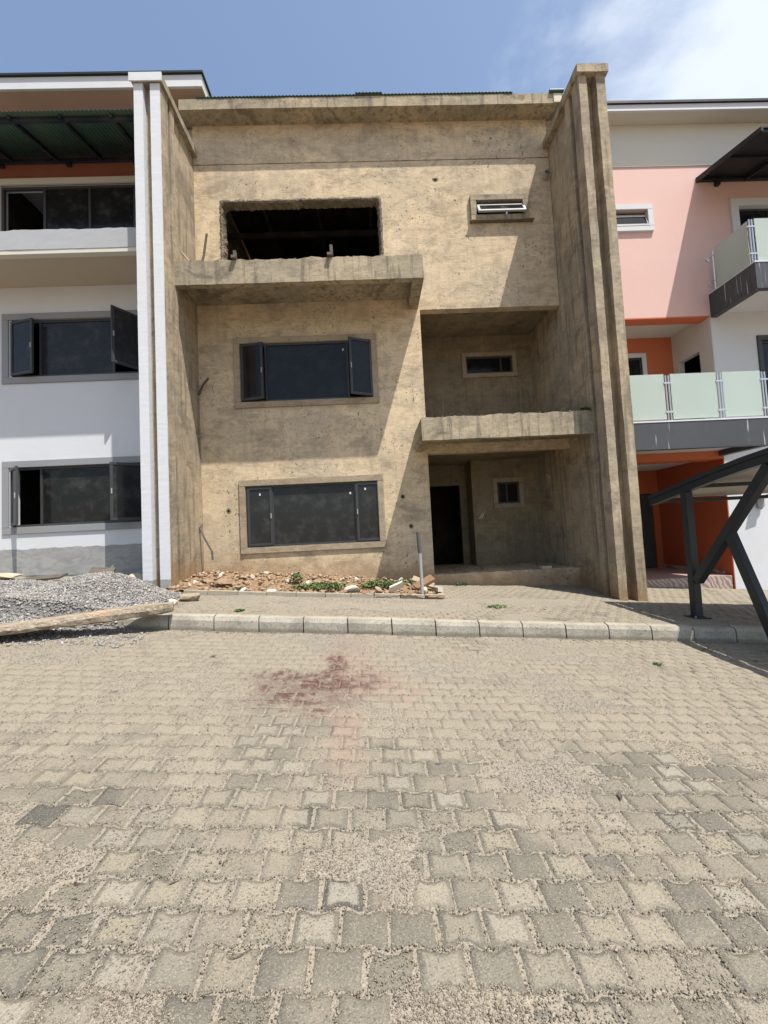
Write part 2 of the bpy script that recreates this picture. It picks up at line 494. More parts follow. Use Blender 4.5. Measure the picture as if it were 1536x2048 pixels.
class MB:
    def __init__(s):
        s.v = []; s.f = []
    def add(s, vs, fs):
        n = len(s.v)
        s.v += [tuple(p) for p in vs]
        s.f += [tuple(i + n for i in f) for f in fs]
        return s
    def box(s, x0, x1, y0, y1, z0, z1, sl=0.0):
        vs = [(x, y, z - sl * x) for z in (z0, z1) for y in (y0, y1) for x in (x0, x1)]
        return s.add(vs, [(0, 2, 3, 1), (4, 5, 7, 6), (0, 1, 5, 4), (2, 6, 7, 3), (0, 4, 6, 2), (1, 3, 7, 5)])
    def rough(s, x0, x1, y0, y1, z0, z1, step=0.12, amp=0.006, jag=0.0, sl=0.0, seed=0.0):
        """box cut into a fine net whose surface wanders like hand-laid render; jag breaks its top front edge"""
        nx = max(1, int(round((x1 - x0) / step))); ny = max(1, int(round((y1 - y0) / step))); nz = max(1, int(round((z1 - z0) / step)))
        idx = {}; vs = []
        def V(i, j, k):
            key = (i, j, k)
            if key in idx: return idx[key]
            x = x0 + (x1 - x0) * i / nx; y = y0 + (y1 - y0) * j / ny; z = z0 + (z1 - z0) * k / nz
            p = Vector((x * 2.3 + seed, y * 2.3, z * 2.3))
            d = mnoise.noise_vector(p) * amp + mnoise.noise_vector(p * 5) * amp * 0.6
            zz = z + d.z - sl * x
            if jag and k == nz:
                zz += (mnoise.noise(Vector((x * 5 + seed, y * 5, 1.3))) + 0.7 * mnoise.noise(Vector((x * 17 + seed, y * 17, 2.3)))) * jag
            idx[key] = len(vs); vs.append((x + d.x, y + d.y, zz)); return idx[key]
        fs = []
        for i in range(nx):
            for j in range(ny):
                fs.append((V(i, j, 0), V(i, j + 1, 0), V(i + 1, j + 1, 0), V(i + 1, j, 0)))
                fs.append((V(i, j, nz), V(i + 1, j, nz), V(i + 1, j + 1, nz), V(i, j + 1, nz)))
        for i in range(nx):
            for k in range(nz):
                fs.append((V(i, 0, k), V(i + 1, 0, k), V(i + 1, 0, k + 1), V(i, 0, k + 1)))
                fs.append((V(i, ny, k), V(i, ny, k + 1), V(i + 1, ny, k + 1), V(i + 1, ny, k)))
        for j in range(ny):
            for k in range(nz):
                fs.append((V(0, j, k), V(0, j, k + 1), V(0, j + 1, k + 1), V(0, j + 1, k)))
                fs.append((V(nx, j, k), V(nx, j + 1, k), V(nx, j + 1, k + 1), V(nx, j, k + 1)))
        return s.add(vs, fs)
    def tube(s, p0, p1, r, n=10, r1=None, cap=True):
        p0, p1 = Vector(p0), Vector(p1)
        d = (p1 - p0).normalized()
        a = d.orthogonal().normalized(); b = d.cross(a)
        r1 = r if r1 is None else r1
        vs = []
        for p, rr in ((p0, r), (p1, r1)):
            for i in range(n):
                t = 2 * math.pi * i / n
                vs.append(p + (a * math.cos(t) + b * math.sin(t)) * rr)
        fs = [(i, (i + 1) % n, n + (i + 1) % n, n + i) for i in range(n)]
        if cap: fs += [tuple(range(n))[::-1], tuple(range(n, 2 * n))]
        return s.add(vs, fs)
    def prism_x(s, poly, x0, x1):
        """poly of (y, z) swept along x"""
        n = len(poly)
        vs = [(x0, y, z) for y, z in poly] + [(x1, y, z) for y, z in poly]
        fs = [(i, (i + 1) % n, n + (i + 1) % n, n + i) for i in range(n)] + [tuple(range(n))[::-1], tuple(range(n, 2 * n))]
        return s.add(vs, fs)
    def build(s, name, mat, parent=None, bevel=0.0, smooth=False):
        me = bpy.data.meshes.new(name)
        me.from_pydata(s.v, [], s.f)
        bm = bmesh.new(); bm.from_mesh(me)
        bmesh.ops.recalc_face_normals(bm, faces=bm.faces)
        if bevel:
            bmesh.ops.bevel(bm, geom=list(bm.edges), offset=bevel, segments=2, affect='EDGES', clamp_overlap=True)
        bm.to_mesh(me); bm.free()
        if smooth:
            for p in me.polygons: p.use_smooth = True
        o = link_mesh(name, me, mat, parent)
        return o

def np_mesh(name, V, F, attrs=None, smooth=False):
    """fast mesh from numpy triangles/quads of one size"""
    me = bpy.data.meshes.new(name)
    V = np.asarray(V, np.float32); F = np.asarray(F, np.int32)
    me.vertices.add(len(V)); me.vertices.foreach_set('co', V.ravel())
    k = F.shape[1]
    me.loops.add(F.size); me.loops.foreach_set('vertex_index', F.ravel())
    me.polygons.add(len(F))
    me.polygons.foreach_set('loop_start', np.arange(0, F.size, k, dtype=np.int32))
    me.polygons.foreach_set('loop_total', np.full(len(F), k, dtype=np.int32))
    if smooth:
        me.polygons.foreach_set('use_smooth', np.ones(len(F), bool))
    me.update(calc_edges=True)
    for n, a in (attrs or {}).items():
        a = np.asarray(a, np.float32)
        if a.ndim == 1:
            at = me.attributes.new(n, 'FLOAT', 'POINT'); at.data.foreach_set('value', a)
        else:
            at = me.attributes.new(n, 'FLOAT_VECTOR', 'POINT'); at.data.foreach_set('vector', a.ravel())
    return me

def wall(mb, x0, x1, z0, z1, y0, y1, holes):
    """slab facing -Y with rectangular openings cut right through"""
    xs = sorted({x0, x1, *[h[0] for h in holes], *[h[1] for h in holes]})
    zs = sorted({z0, z1, *[h[2] for h in holes], *[h[3] for h in holes]})
    xs = [x for x in xs if x0 <= x <= x1]; zs = [z for z in zs if z0 <= z <= z1]
    def solid(i, k):
        if i < 0 or k < 0 or i >= len(xs) - 1 or k >= len(zs) - 1: return False
        cx, cz = (xs[i] + xs[i + 1]) / 2, (zs[k] + zs[k + 1]) / 2
        return not any(h[0] < cx < h[1] and h[2] < cz < h[3] for h in holes)
    for i in range(len(xs) - 1):
        for k in range(len(zs) - 1):
            if not solid(i, k): continue
            a, b, c, d = xs[i], xs[i + 1], zs[k], zs[k + 1]
            mb.add([(a, y0, c), (b, y0, c), (b, y0, d), (a, y0, d)], [(0, 1, 2, 3)])
            mb.add([(a, y1, c), (b, y1, c), (b, y1, d), (a, y1, d)], [(3, 2, 1, 0)])
            if not solid(i - 1, k): mb.add([(a, y0, c), (a, y0, d), (a, y1, d), (a, y1, c)], [(0, 1, 2, 3)])
            if not solid(i + 1, k): mb.add([(b, y0, c), (b, y0, d), (b, y1, d), (b, y1, c)], [(3, 2, 1, 0)])
            if not solid(i, k - 1): mb.add([(a, y0, c), (b, y0, c), (b, y1, c), (a, y1, c)], [(3, 2, 1, 0)])
            if not solid(i, k + 1): mb.add([(a, y0, d), (b, y0, d), (b, y1, d), (a, y1, d)], [(0, 1, 2, 3)])
    return mb

def wall_obj(name, mat, parent, *a):
    mb = wall(MB(), *a)
    me = bpy.data.meshes.new(name)
    me.from_pydata(mb.v, [], mb.f)
    bm = bmesh.new(); bm.from_mesh(me)
    bmesh.ops.remove_doubles(bm, verts=bm.verts, dist=1e-4)
    bmesh.ops.recalc_face_normals(bm, faces=bm.faces)
    bm.to_mesh(me); bm.free()
    return link_mesh(name, me, mat, parent)

def ring(mb, x0, x1, z0, z1, w, y0, y1):
    """four mitre-less bars of a rectangular frame"""
    mb.box(x0, x1, y0, y1, z0, z0 + w); mb.box(x0, x1, y0, y1, z1 - w, z1)
    mb.box(x0, x0 + w, y0, y1, z0 + w, z1 - w); mb.box(x1 - w, x1, y0, y1, z0 + w, z1 - w)
    return mb

def surround(parent, x0, x1, z0, z1, w, y, mat='surround', depth=0.045, back=0.08):
    ring(MB(), x0, x1, z0, z1, w, y - depth, y + back).build('window_surround', mat, parent, bevel=0.006)

def sash_obj(win, hinge, w, z0, z1, y, ang, side, fw=0.06, mat='alu', gl='glass', thick=0.05):
    """a casement hung on its left (side=1) or right (side=-1) stile and swung outwards"""
    c, s_ = math.cos(math.radians(ang)), math.sin(math.radians(ang))
    def place(mb):
        out = []
        for u, v, z in mb.v:   # u along the sash from the hinge, v thickness (negative = outwards)
            out.append((hinge + side * (u * c + v * s_), y - u * s_ + v * c, z))
        mb.v = out
        return mb
    f = MB(); ring(f, 0, w, z0, z1, fw, -thick / 2, thick / 2)
    place(f).build('sash', mat, win, bevel=0.004)
    g = MB().box(fw - 0.004, w - fw + 0.004, -0.006, 0.006, z0 + fw - 0.004, z1 - fw + 0.004)
    place(g).build('sash_pane', gl, win)
    zm = (z0 + z1) / 2
    hd = MB().box(w - fw * 0.7, w - fw * 0.3, -thick / 2 - 0.02, -thick / 2, zm - 0.06, zm + 0.06)
    place(hd).build('sash_handle', 'pvc', win)

def window(parent, x0, x1, z0, z1, y, cells, mat='alu', gl='glass', fw=0.05, depth=0.07):
    """cells: list of (xa, xb, kind, angle) where kind is 'fixed', 'left', 'right' or 'void'"""
    f = MB(); ring(f, x0, x1, z0, z1, fw, y, y + depth)
    for xa, xb, kind, ang in cells[1:]:
        f.box(xa - fw / 2, xa + fw / 2, y + 0.003, y + depth - 0.003, z0 + fw, z1 - fw)
    win = f.build('window', mat, parent, bevel=0.004)
    for i, (xa, xb, kind, ang) in enumerate(cells):
        a = xa + (fw if i == 0 else fw / 2); b = xb - (fw if i == len(cells) - 1 else fw / 2)
        if kind == 'fixed':
            g = MB().box(a - 0.003, b + 0.003, y + depth * 0.45, y + depth * 0.62, z0 + fw - 0.003, z1 - fw + 0.003)
            g.build('pane', gl, win)
        elif kind in ('left', 'right'):
            side = 1 if kind == 'left' else -1
            h = a - 0.02 if side == 1 else b + 0.02
            yy = y - 0.028 if ang else y - 0.006
            sash_obj(win, h, (b - a) + 0.04, z0 + fw - 0.02, z1 - fw + 0.02, yy, ang, side, mat=mat, gl=gl)
    return win

# value noise in numpy for terrain and scatter
_perm = rng.random((256, 256))
def vnoise(x, y):
    xi = np.floor(x).astype(int); yi = np.floor(y).astype(int)
    fx = x - xi; fy = y - yi
    fx = fx * fx * (3 - 2 * fx); fy = fy * fy * (3 - 2 * fy)
    g = lambda a, b: _perm[a % 256, b % 256]
    return (g(xi, yi) * (1 - fx) + g(xi + 1, yi) * fx) * (1 - fy) + (g(xi, yi + 1) * (1 - fx) + g(xi + 1, yi + 1) * fx) * fy
def fbm(x, y, o=4, r=0.5):
    s = 0; a = 1; t = 0
    for i in range(o):
        s = s + a * vnoise(x * 2 ** i + 17.3 * i, y * 2 ** i + 9.1 * i); t += a; a *= r
    return s / t
def sstep(v, a, b):
    t = np.clip((v - a) / (b - a), 0, 1); return t * t * (3 - 2 * t)

# ------------------------------------------------------------------ terrain
SL = 0.078
def z_street(x, y): return 0.03 - SL * x + 0.035 * y
def z_pave(x, y): return 0.43 - SL * x + np.clip((y - 8.2) / 1.7, 0, 1) * 0.10 * np.clip(x / 4.8, 0, 1)

def sand_height(x, y):
    p = fbm(x * 1.1 + 3, y * 1.5 + 7, 4)
    bias = 0.085 * sstep(y, 2.6, 4.4) + 0.05 * sstep(x, 0.9, 2.4) + 0.17 * sstep(-y, -1.60, -1.38)
    p = p + bias
    h = -0.0070 + 0.0095 * sstep(p, 0.53, 0.72)
    h = h + (fbm(x * 45, y * 45, 2) - 0.5) * 0.005 + (fbm(x * 9, y * 9, 2) - 0.5) * 0.008
    return h

def pave_sand(x, y):
    p = fbm(x * 0.9 + 20, y * 1.3, 4) + 0.10 * (1 - sstep(x, -1.5, 1.8)) + 0.06 * (1 - sstep(y, 6.0, 6.6)) - 0.08 * sstep(x, 2.0, 3.5)
    return -0.0105 + 0.0135 * sstep(p, 0.50, 0.64) + (fbm(x * 30, y * 30, 2) - 0.5) * 0.005

def grid_mesh(name, xs, ys, zf):
    X, Y = np.meshgrid(xs, ys, indexing='ij')
    Z = zf(X, Y)
    V = np.stack([X, Y, Z], -1).reshape(-1, 3)
    nx, ny = len(xs), len(ys)
    i = np.arange(nx - 1)[:, None] * ny + np.arange(ny - 1)[None, :]
    F = np.stack([i, i + ny, i + ny + 1, i + 1], -1).reshape(-1, 4)
    return np_mesh(name, V, F, smooth=True)

def z_ground(X, Y):
    Xc = np.clip(X, -30, 30)
    s = 0.03 - SL * Xc + 0.035 * np.clip(Y, -8, 5.8)
    return s - 0.16
far = np.array([-900, -300, -100, -50, -30, -20, -12, -6, 0, 6, 12, 20, 30, 50, 100, 300, 900.0])
g = link_mesh('ground', grid_mesh('ground', far, far, z_ground), 'soil')
props(g, 'bare earth beneath the paving and the houses', kind='structure')

street = link_mesh('street', grid_mesh('street', np.arange(-7.2, 7.21, 0.022), np.arange(0.9, 5.80, 0.022),
                   lambda X, Y: z_street(X, Y) + sand_height(X, Y)), 'sand')
props(street, 'sandy block paved street in front of the kerb', kind='structure')
back = link_mesh('street_beyond', grid_mesh('street_beyond', np.linspace(-30, 30, 61), np.linspace(-9, 0.92, 12), lambda X, Y: z_street(X, Y) - 0.002), 'sand')
props(back, 'rest of the sandy street behind the viewer', kind='structure')
for nm, xa, xb in (('street_side', -30, -7.19), ('street_side', 7.19, 30)):
    o = link_mesh(nm, grid_mesh(nm, np.linspace(xa, xb, 30), np.linspace(0.9, 5.8, 12), lambda X, Y: z_street(X, Y) - 0.003), 'sand')
    props(o, 'street running on past the neighbouring houses', kind='structure')
pavement = link_mesh('pavement', grid_mesh('pavement', np.arange(-12, 14, 0.04), np.arange(5.86, 10.0, 0.04),
                     lambda X, Y: z_pave(X, Y) + pave_sand(X, Y)), 'sand')
props(pavement, 'raised sandy block paving between kerb and houses', kind='structure')
soilback = link_mesh('ground_behind', grid_mesh('ground_behind', np.linspace(-12, 14, 14), np.linspace(9.96, 13, 4), lambda X, Y: z_pave(X, Y) - 0.05), 'soil')
props(soilback, 'earth under the porches', kind='structure')

# interlocking pavers: dumb-bell outline, ears of two neighbours fill the waist of the next row
PX, PY = 0.185, 0.1475
def paver_outline(gap=0.0035):
    e, t = 0.031, 0.0315
    L = PX / 2 - gap
    he, hw = 0.0825 - gap, 0.0650 - gap
    h = [(L, he), (L - e, he), (L - e - t, hw)]
    pts = h + [(-x, y) for x, y in h[::-1]] + [(-x, -y) for x, y in h] + [(x, -y) for x, y in h[::-1]]
    return np.array(pts)
OUT = paver_outline()
NO = len(OUT)
def pavers_geo(cx, cy, zfun, tilt=0.006):
    """vertices, faces and attributes for any number of pavers at cx, cy (world metres)"""
    n = len(cx)
    lift = rng.normal(0, 0.0026, n)
    tx, ty = rng.normal(0, tilt, n), rng.normal(0, tilt, n)
    rot = rng.normal(0, 0.008, n)
    jx, jy = rng.normal(0, 0.0014, n), rng.normal(0, 0.0014, n)
    wear = rng.normal(0, 0.0024, (n, NO, 2))
    O = OUT[None] + wear
    inner = O * np.array([0.90, 0.885])
    core = O * np.array([0.60, 0.55])
    rings = [O, inner, core]
    zs = [-0.016, -0.0005, 0.0008]
    V = []
    for R_, z in zip(rings, zs):
        V.append(np.concatenate([R_, np.full((n, NO, 1), z)], -1))
    V.append(np.concatenate([rng.normal(0, 0.01, (n, 1, 2)), np.full((n, 1, 1), 0.0012)], -1))
    V = np.concatenate(V, 1)
    c, s_ = np.cos(rot)[:, None], np.sin(rot)[:, None]
    x = V[..., 0] * c - V[..., 1] * s_; y = V[..., 0] * s_ + V[..., 1] * c
    z = V[..., 2] + lift[:, None] + x * tx[:, None] + y * ty[:, None]
    wx = x + (cx + jx)[:, None]; wy = y + (cy + jy)[:, None]
    wz = z + zfun(wx, wy)
    W = np.stack([wx, wy, wz], -1)
    nv = W.shape[1]
    F = []
    for r in range(2):
        for i in range(NO):
            j = (i + 1) % NO
            F.append((r * NO + i, (r + 1) * NO + i, (r + 1) * NO + j)); F.append((r * NO + i, (r + 1) * NO + j, r * NO + j))
    for i in range(NO):
        F.append((2 * NO + i, 3 * NO, 2 * NO + (i + 1) % NO))
    F = np.array(F)
    F = F[:, ::-1]
    rnd = np.repeat(np.clip(rng.normal(0.5, 0.27, n), 0, 1)[:, None], nv, 1)
    rnd2 = np.repeat(rng.random(n)[:, None], nv, 1)
    ctr = np.zeros((n, nv)); ctr[:, -1] = 1.0; ctr[:, 2 * NO:3 * NO] = 0.85
    return W, F, rnd, rnd2, ctr, nv

def lay(parent, zfun, y0, rows, x0, x1, keep, n_single, name='paver', sortkey=None):
    cx, cy = [], []
    for r in range(rows):
        off = (r % 2) * PX / 2
        n = int((x1 - x0) / PX) + 1
        cx.append(x0 + off + np.arange(n) * PX); cy.append(np.full(n, y0 + r * PY))
    cx, cy = np.concatenate(cx), np.concatenate(cy)
    k = keep(cx, cy)
    cx, cy = cx[k], cy[k]
    order = np.argsort(sortkey(cx, cy))
    cx, cy = cx[order], cy[order]
    W, F, r1, r2, ct, nv = pavers_geo(cx, cy, zfun)
    base = base_of(parent)
    for i in range(min(n_single, len(cx))):
        c0 = np.array([cx[i], cy[i], float(zfun(cx[i], cy[i]))])
        me = np_mesh(name, W[i] - c0, F, {'rnd': r1[i], 'rnd2': r2[i], 'ctr': ct[i], 'wpos': W[i]})
        o = bpy.data.objects.new(name, me); COL.objects.link(o)
        me.materials.append(M['paver'])
        o.parent = parent; o.location = Vector(c0) - base
    rest = slice(n_single, None)
    Wr = W[rest]
    if len(Wr):
        m = len(Wr)
        FF = (F[None] + (np.arange(m) * nv)[:, None, None]).reshape(-1, 3)
        me = np_mesh('pavers_beyond', Wr.reshape(-1, 3), FF, {'rnd': r1[rest].ravel(), 'rnd2': r2[rest].ravel(), 'ctr': ct[rest].ravel(), 'wpos': Wr.reshape(-1, 3)})
        o = link_mesh('pavers_beyond', me, 'paver', parent)
        o['kind'] = 'stuff'
def in_view(x, y, m=0.35):
    return (x > -(0.93 * y + m)) & (x < 0.99 * y + m)
lay(street, z_street, 1.235, 31, -6.3, 6.6, lambda x, y: in_view(x, y) & (y < 5.68) & (y > 1.2), 300, sortkey=lambda x, y: y + 0.02 * np.abs(x))
lay(pavement, z_pave, 5.99, 27, -5.5, 10.2,
    lambda x, y: in_view(x, y, 0.3) & (y < 9.95) & (y > 5.9) & ~((x < 1.32) & (y > 7.6)) & ~((x > 1.3) & (x < 4.85) & (y > 9.78)) & (x > -3.2) & ~((x > 4.78) & (x < 5.46) & (y > 8.1)),
    300, sortkey=lambda x, y: y - 0.55 * np.abs(x - 3.0) * -1)

# kerb
kerb = empty('kerb', (0.8, 5.8, 0.2), 'long row of pale concrete kerb stones along the street', kind='structure')
def kerb_block(x0, x1, i):
    prof = [(5.75, 0.0), (5.765, 0.372), (5.79, 0.425), (5.88, 0.438), (5.90, 0.43), (5.90, 0.0)]
    mb = MB(); n = 7
    dy = random.gauss(0, 0.005); dz = random.gauss(0, 0.004)
    vs = []; fs = []
    for k in range(n + 1):
        x = x0 + (x1 - x0) * k / n
        for a, (y, z) in enumerate(prof):
            w = mnoise.noise(Vector((x * 7, a * 3.1, i))) * 0.006
            vs.append((x, y + dy + w, z + dz + (w if z > 0.2 else -0.05) - SL * x))
    m = len(prof)
    for k in range(n):
        for a in range(m):
            b = (a + 1) % m
            fs.append((k * m + a, k * m + b, (k + 1) * m + b, (k + 1) * m + a))
    fs.append(tuple(range(m))[::-1]); fs.append(tuple(range(n * m, n * m + m)))
    mb.add(vs, fs)
    mb.build('kerb_stone', 'kerb', kerb)
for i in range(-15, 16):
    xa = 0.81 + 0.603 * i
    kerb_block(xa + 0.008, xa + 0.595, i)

# ------------------------------------------------------------------ unfinished house
HX = empty('unfinished_house', (0.5, 9.9, 0.3), 'three storey house left in bare tan cement render, between the white and the pink house', 'house')
F0, F1 = 9.9, 10.12
holes_mid = [(-3.33, 0.58, 8.15, 9.95), (2.97, 4.17, 9.39, 9.79), (-2.98, 0.21, 4.90, 6.35), (-2.96, 0.25, 1.43, 2.90),
             (1.43, 4.92, -0.3, 3.48), (1.43, 4.92, 4.0, 7.06), (-3.98, 4.92, 10.905, 10.93),
             (1.96, 2.05, 10.36, 10.43), (-3.40, -3.335, 2.29, 2.36), (0.90, 0.965, 1.72, 1.79), (0.745, 0.80, 2.44, 2.50)]
wall_obj('wall', 'facade', HX, -3.98, 4.92, -0.3, 11.95, F0, F1, holes_mid)
MB().box(-3.98, 4.92, F0 + 0.045, F1 - 0.002, 10.9, 10.935).build('groove_backing', 'broken', HX)

def chip(x0, x1, z0, z1, depth=0.09):
    """broken-out hole: a ragged lip over a small recess"""
    mb = MB()
    n = 14
    cx, cz = (x0 + x1) / 2, (z0 + z1) / 2; rx, rz = (x1 - x0) / 2, (z1 - z0) / 2
    out, inn, deep = [], [], []
    for i in range(n):
        t = 2 * math.pi * i / n
        w = random.uniform(0.85, 1.25)
        out.append((cx + rx * 1.75 * w * math.cos(t), F0 - 0.0015, cz + rz * 1.75 * w * math.sin(t)))
        w = random.uniform(0.8, 1.05)
        inn.append((cx + rx * 0.98 * w * math.cos(t), F0 - 0.005, cz + rz * 0.98 * w * math.sin(t)))
        deep.append((cx + rx * 0.7 * math.cos(t), F0 + depth, cz + rz * 0.7 * math.sin(t)))
    mb.add(out + inn + deep, [(i, (i + 1) % n, n + (i + 1) % n, n + i) for i in range(n)] +
           [(n + i, n + (i + 1) % n, 2 * n + (i + 1) % n, 2 * n + i) for i in range(n)] + [tuple(range(2 * n, 3 * n))])
    mb.build('broken_hole', 'broken', HX)
for h in holes_mid[-4:]: chip(*h)

# rough-broken opening of the top floor
def ragged_opening(x0, x1, z0, z1):
    pts = []
    st = 0.035
    def seg(a, b):
        n = max(2, int((Vector(b) - Vector(a)).length / st))
        for i in range(n): pts.append((a[0] + (b[0] - a[0]) * i / n, a[1] + (b[1] - a[1]) * i / n))
    c = 0.05
    seg((x0, z0), (x0, z1 - c)); seg((x0, z1 - c), (x0 + c, z1)); seg((x0 + c, z1), (x1 - c, z1)); seg((x1 - c, z1), (x1, z1 - c)); seg((x1, z1 - c), (x1, z0)); seg((x1, z0), (x0, z0))
    n = len(pts); cx, cz = (x0 + x1) / 2, (z0 + z1) / 2
    rows = []
    for lvl, (inset, y, j) in enumerate(((-0.045, F0 - 0.002, 0.022), (0.0, F0 - 0.014, 0.02), (0.03, F0 + 0.01, 0.026), (0.045, F0 + 0.10, 0.03), (0.06, F0 + 0.20, 0.03), (0.03, F1 + 0.01, 0.02))):
        r = []
        for (x, z) in pts:
            # inward normal of the rectangle
            dx0, dx1, dz0, dz1 = x - x0, x1 - x, z - z0, z1 - z
            m = min(dx0, dx1, dz0, dz1)
            nx = (1 if dx0 < 0.051 else 0) - (1 if dx1 < 0.051 else 0)
            nz = (1 if dz0 < 0.002 else 0) - (1 if dz1 < 0.051 else 0)
            d = inset + j * (mnoise.noise(Vector((x * 9, z * 9, lvl * 2.0))) + 0.8 * mnoise.noise(Vector((x * 31, z * 31, lvl * 3.0))))
            r.append((x + nx * d, y + 0.012 * mnoise.noise(Vector((x * 20, z * 20, lvl))), z + nz * d))
        rows.append(r)
    mb = MB(); vs = [p for r in rows for p in r]; fs = []
    for l in range(len(rows) - 1):
        for i in range(n):
            k = (i + 1) % n
            fs.append((l * n + i, l * n + k, (l + 1) * n + k, (l + 1) * n + i))
    mb.add(vs, fs).build('broken_reveal', 'broken', HX)
ragged_opening(-3.33, 0.58, 8.15, 9.95)

# floors, back wall and partitions, all in the dark
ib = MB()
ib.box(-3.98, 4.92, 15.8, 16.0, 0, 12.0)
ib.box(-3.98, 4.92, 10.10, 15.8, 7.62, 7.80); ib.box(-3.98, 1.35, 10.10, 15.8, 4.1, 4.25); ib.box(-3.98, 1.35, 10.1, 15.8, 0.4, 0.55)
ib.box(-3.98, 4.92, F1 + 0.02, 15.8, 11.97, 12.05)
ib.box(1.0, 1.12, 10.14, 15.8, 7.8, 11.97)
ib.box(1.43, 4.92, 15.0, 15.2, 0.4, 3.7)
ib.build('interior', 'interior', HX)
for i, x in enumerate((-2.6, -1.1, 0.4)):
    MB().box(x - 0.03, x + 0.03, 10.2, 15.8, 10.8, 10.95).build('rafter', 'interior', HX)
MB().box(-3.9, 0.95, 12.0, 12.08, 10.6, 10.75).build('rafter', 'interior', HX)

# porch and middle recess
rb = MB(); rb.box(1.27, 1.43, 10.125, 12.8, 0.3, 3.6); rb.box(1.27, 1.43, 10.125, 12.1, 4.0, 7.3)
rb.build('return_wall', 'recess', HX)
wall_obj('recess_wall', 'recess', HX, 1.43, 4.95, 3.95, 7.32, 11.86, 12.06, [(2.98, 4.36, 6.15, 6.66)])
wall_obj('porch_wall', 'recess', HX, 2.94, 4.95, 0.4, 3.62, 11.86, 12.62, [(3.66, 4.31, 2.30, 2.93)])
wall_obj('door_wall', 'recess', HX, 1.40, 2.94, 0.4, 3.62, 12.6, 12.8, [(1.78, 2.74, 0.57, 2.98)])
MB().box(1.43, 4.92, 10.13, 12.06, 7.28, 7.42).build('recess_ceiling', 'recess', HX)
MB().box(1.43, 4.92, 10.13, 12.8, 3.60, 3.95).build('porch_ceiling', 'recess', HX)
MB().rough(1.40, 4.93, 9.86, 12.62, -0.4, 0.57, 0.11, 0.010, jag=0.02, seed=3).build('porch_floor', 'facade', HX)
MB().box(2.955, 2.975, 12.4, 12.58, 0.58, 2.2).build('door_jamb', 'broken', HX)
MB().rough(4.05, 4.30, 9.98, 10.12, 0.57, 0.63, 0.05, 0.006).build('loose_block', 'litter', HX)

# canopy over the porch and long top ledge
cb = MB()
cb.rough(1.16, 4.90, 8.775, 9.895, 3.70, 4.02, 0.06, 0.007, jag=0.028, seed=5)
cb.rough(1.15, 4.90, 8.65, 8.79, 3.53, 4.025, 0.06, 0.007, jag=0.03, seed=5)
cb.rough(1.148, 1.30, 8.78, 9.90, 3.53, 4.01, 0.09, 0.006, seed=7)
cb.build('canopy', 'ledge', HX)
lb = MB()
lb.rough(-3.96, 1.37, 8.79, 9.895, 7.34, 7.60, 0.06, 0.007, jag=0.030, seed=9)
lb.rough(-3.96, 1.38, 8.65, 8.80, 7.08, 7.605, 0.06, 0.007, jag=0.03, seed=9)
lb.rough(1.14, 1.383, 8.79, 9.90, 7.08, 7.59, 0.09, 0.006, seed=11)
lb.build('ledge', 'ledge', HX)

# eave and roof
MB().rough(-4.12, 5.18, 9.49, 10.2, 11.93, 12.19, 0.13, 0.006, seed=12).build('eave', 'ledge', HX)
def corrugated(x0, x1, pitch, amp, ends, mat, name, parent, t=0.0):
    """ends: list of (y, z) along the run; waves across x"""
    n = int((x1 - x0) / pitch * 8)
    vs = []; fs = []
    m = len(ends)
    for i in range(n + 1):
        x = x0 + (x1 - x0) * i / n
        w = amp * math.sin(2 * math.pi * (x - x0) / pitch)
        for y, z in ends: vs.append((x, y, z + w))
    for i in range(n):
        for a in range(m - 1):
            fs.append((i * m + a, (i + 1) * m + a, (i + 1) * m + a + 1, i * m + a + 1))
    mb = MB().add(vs, fs)
    o = mb.build(name, mat, parent, smooth=True)
    s = o.modifiers.new('thickness', 'SOLIDIFY'); s.thickness = 0.004
    return o
corrugated(-3.7, 3.95, 0.085, 0.011, [(9.47, 12.225), (12.0, 12.42), (15.9, 12.8)], 'green', 'roof_sheet', HX)
corrugated(0.1, 0.75, 0.085, 0.011, [(9.45, 12.25), (9.9, 12.285)], 'green', 'roof_patch', HX)
MB().tube((4.85, 9.47, 12.215), (5.2, 9.47, 12.215), 0.04, 8).build('ridge_roll', 'green', HX)
MB().box(4.95, 5.15, 9.47, 9.488, 11.94, 12.16).build('white_patch', 'litter', HX)
for x, l in ((-3.75, 0.05), (-0.75, 0.16), (3.9, 0.22)):
    MB().box(x, x + 0.03, 9.55, 9.55 + l, 11.915, 11.932).build('mortar_mark', 'surround', HX)

# windows of the unfinished house
surround(HX, -3.13, 0.32, 4.77, 6.49, 0.145, F0)
window(HX, -2.98, 0.21, 4.91, 6.345, F0 + 0.0, [(-2.98, -2.38, 'left', 13), (-2.38, -0.40, 'fixed', 0), (-0.40, 0.21, 'right', 24)])
surround(HX, -3.10, 0.32, 1.29, 3.03, 0.145, F0)
window(HX, -2.955, 0.245, 1.435, 2.89, F0 + 0.01, [(-2.955, -2.33, 'left', 0), (-2.33, -0.36, 'fixed', 0), (-0.36, 0.245, 'right', 0)], gl='glass_dusty')
surround(HX, 2.83, 4.29, 9.25, 9.91, 0.145, F0, mat='ledge', depth=0.09)
MB().box(2.80, 4.40, F0 - 0.12, F0 + 0.01, 9.225, 9.247).build('window_sill', 'broken', HX)
surround(HX, 2.86, 4.48, 6.03, 6.78, 0.125, 11.86)
window(HX, 2.98, 4.36, 6.15, 6.66, 11.87, [(2.98, 4.02, 'fixed', 0), (4.02, 4.36, 'fixed', 0)])
surround(HX, 3.54, 4.43, 2.18, 3.05, 0.125, 11.86)
window(HX, 3.665, 4.305, 2.305, 2.925, 11.87, [(3.665, 3.95, 'fixed', 0), (3.95, 4.305, 'fixed', 0)])
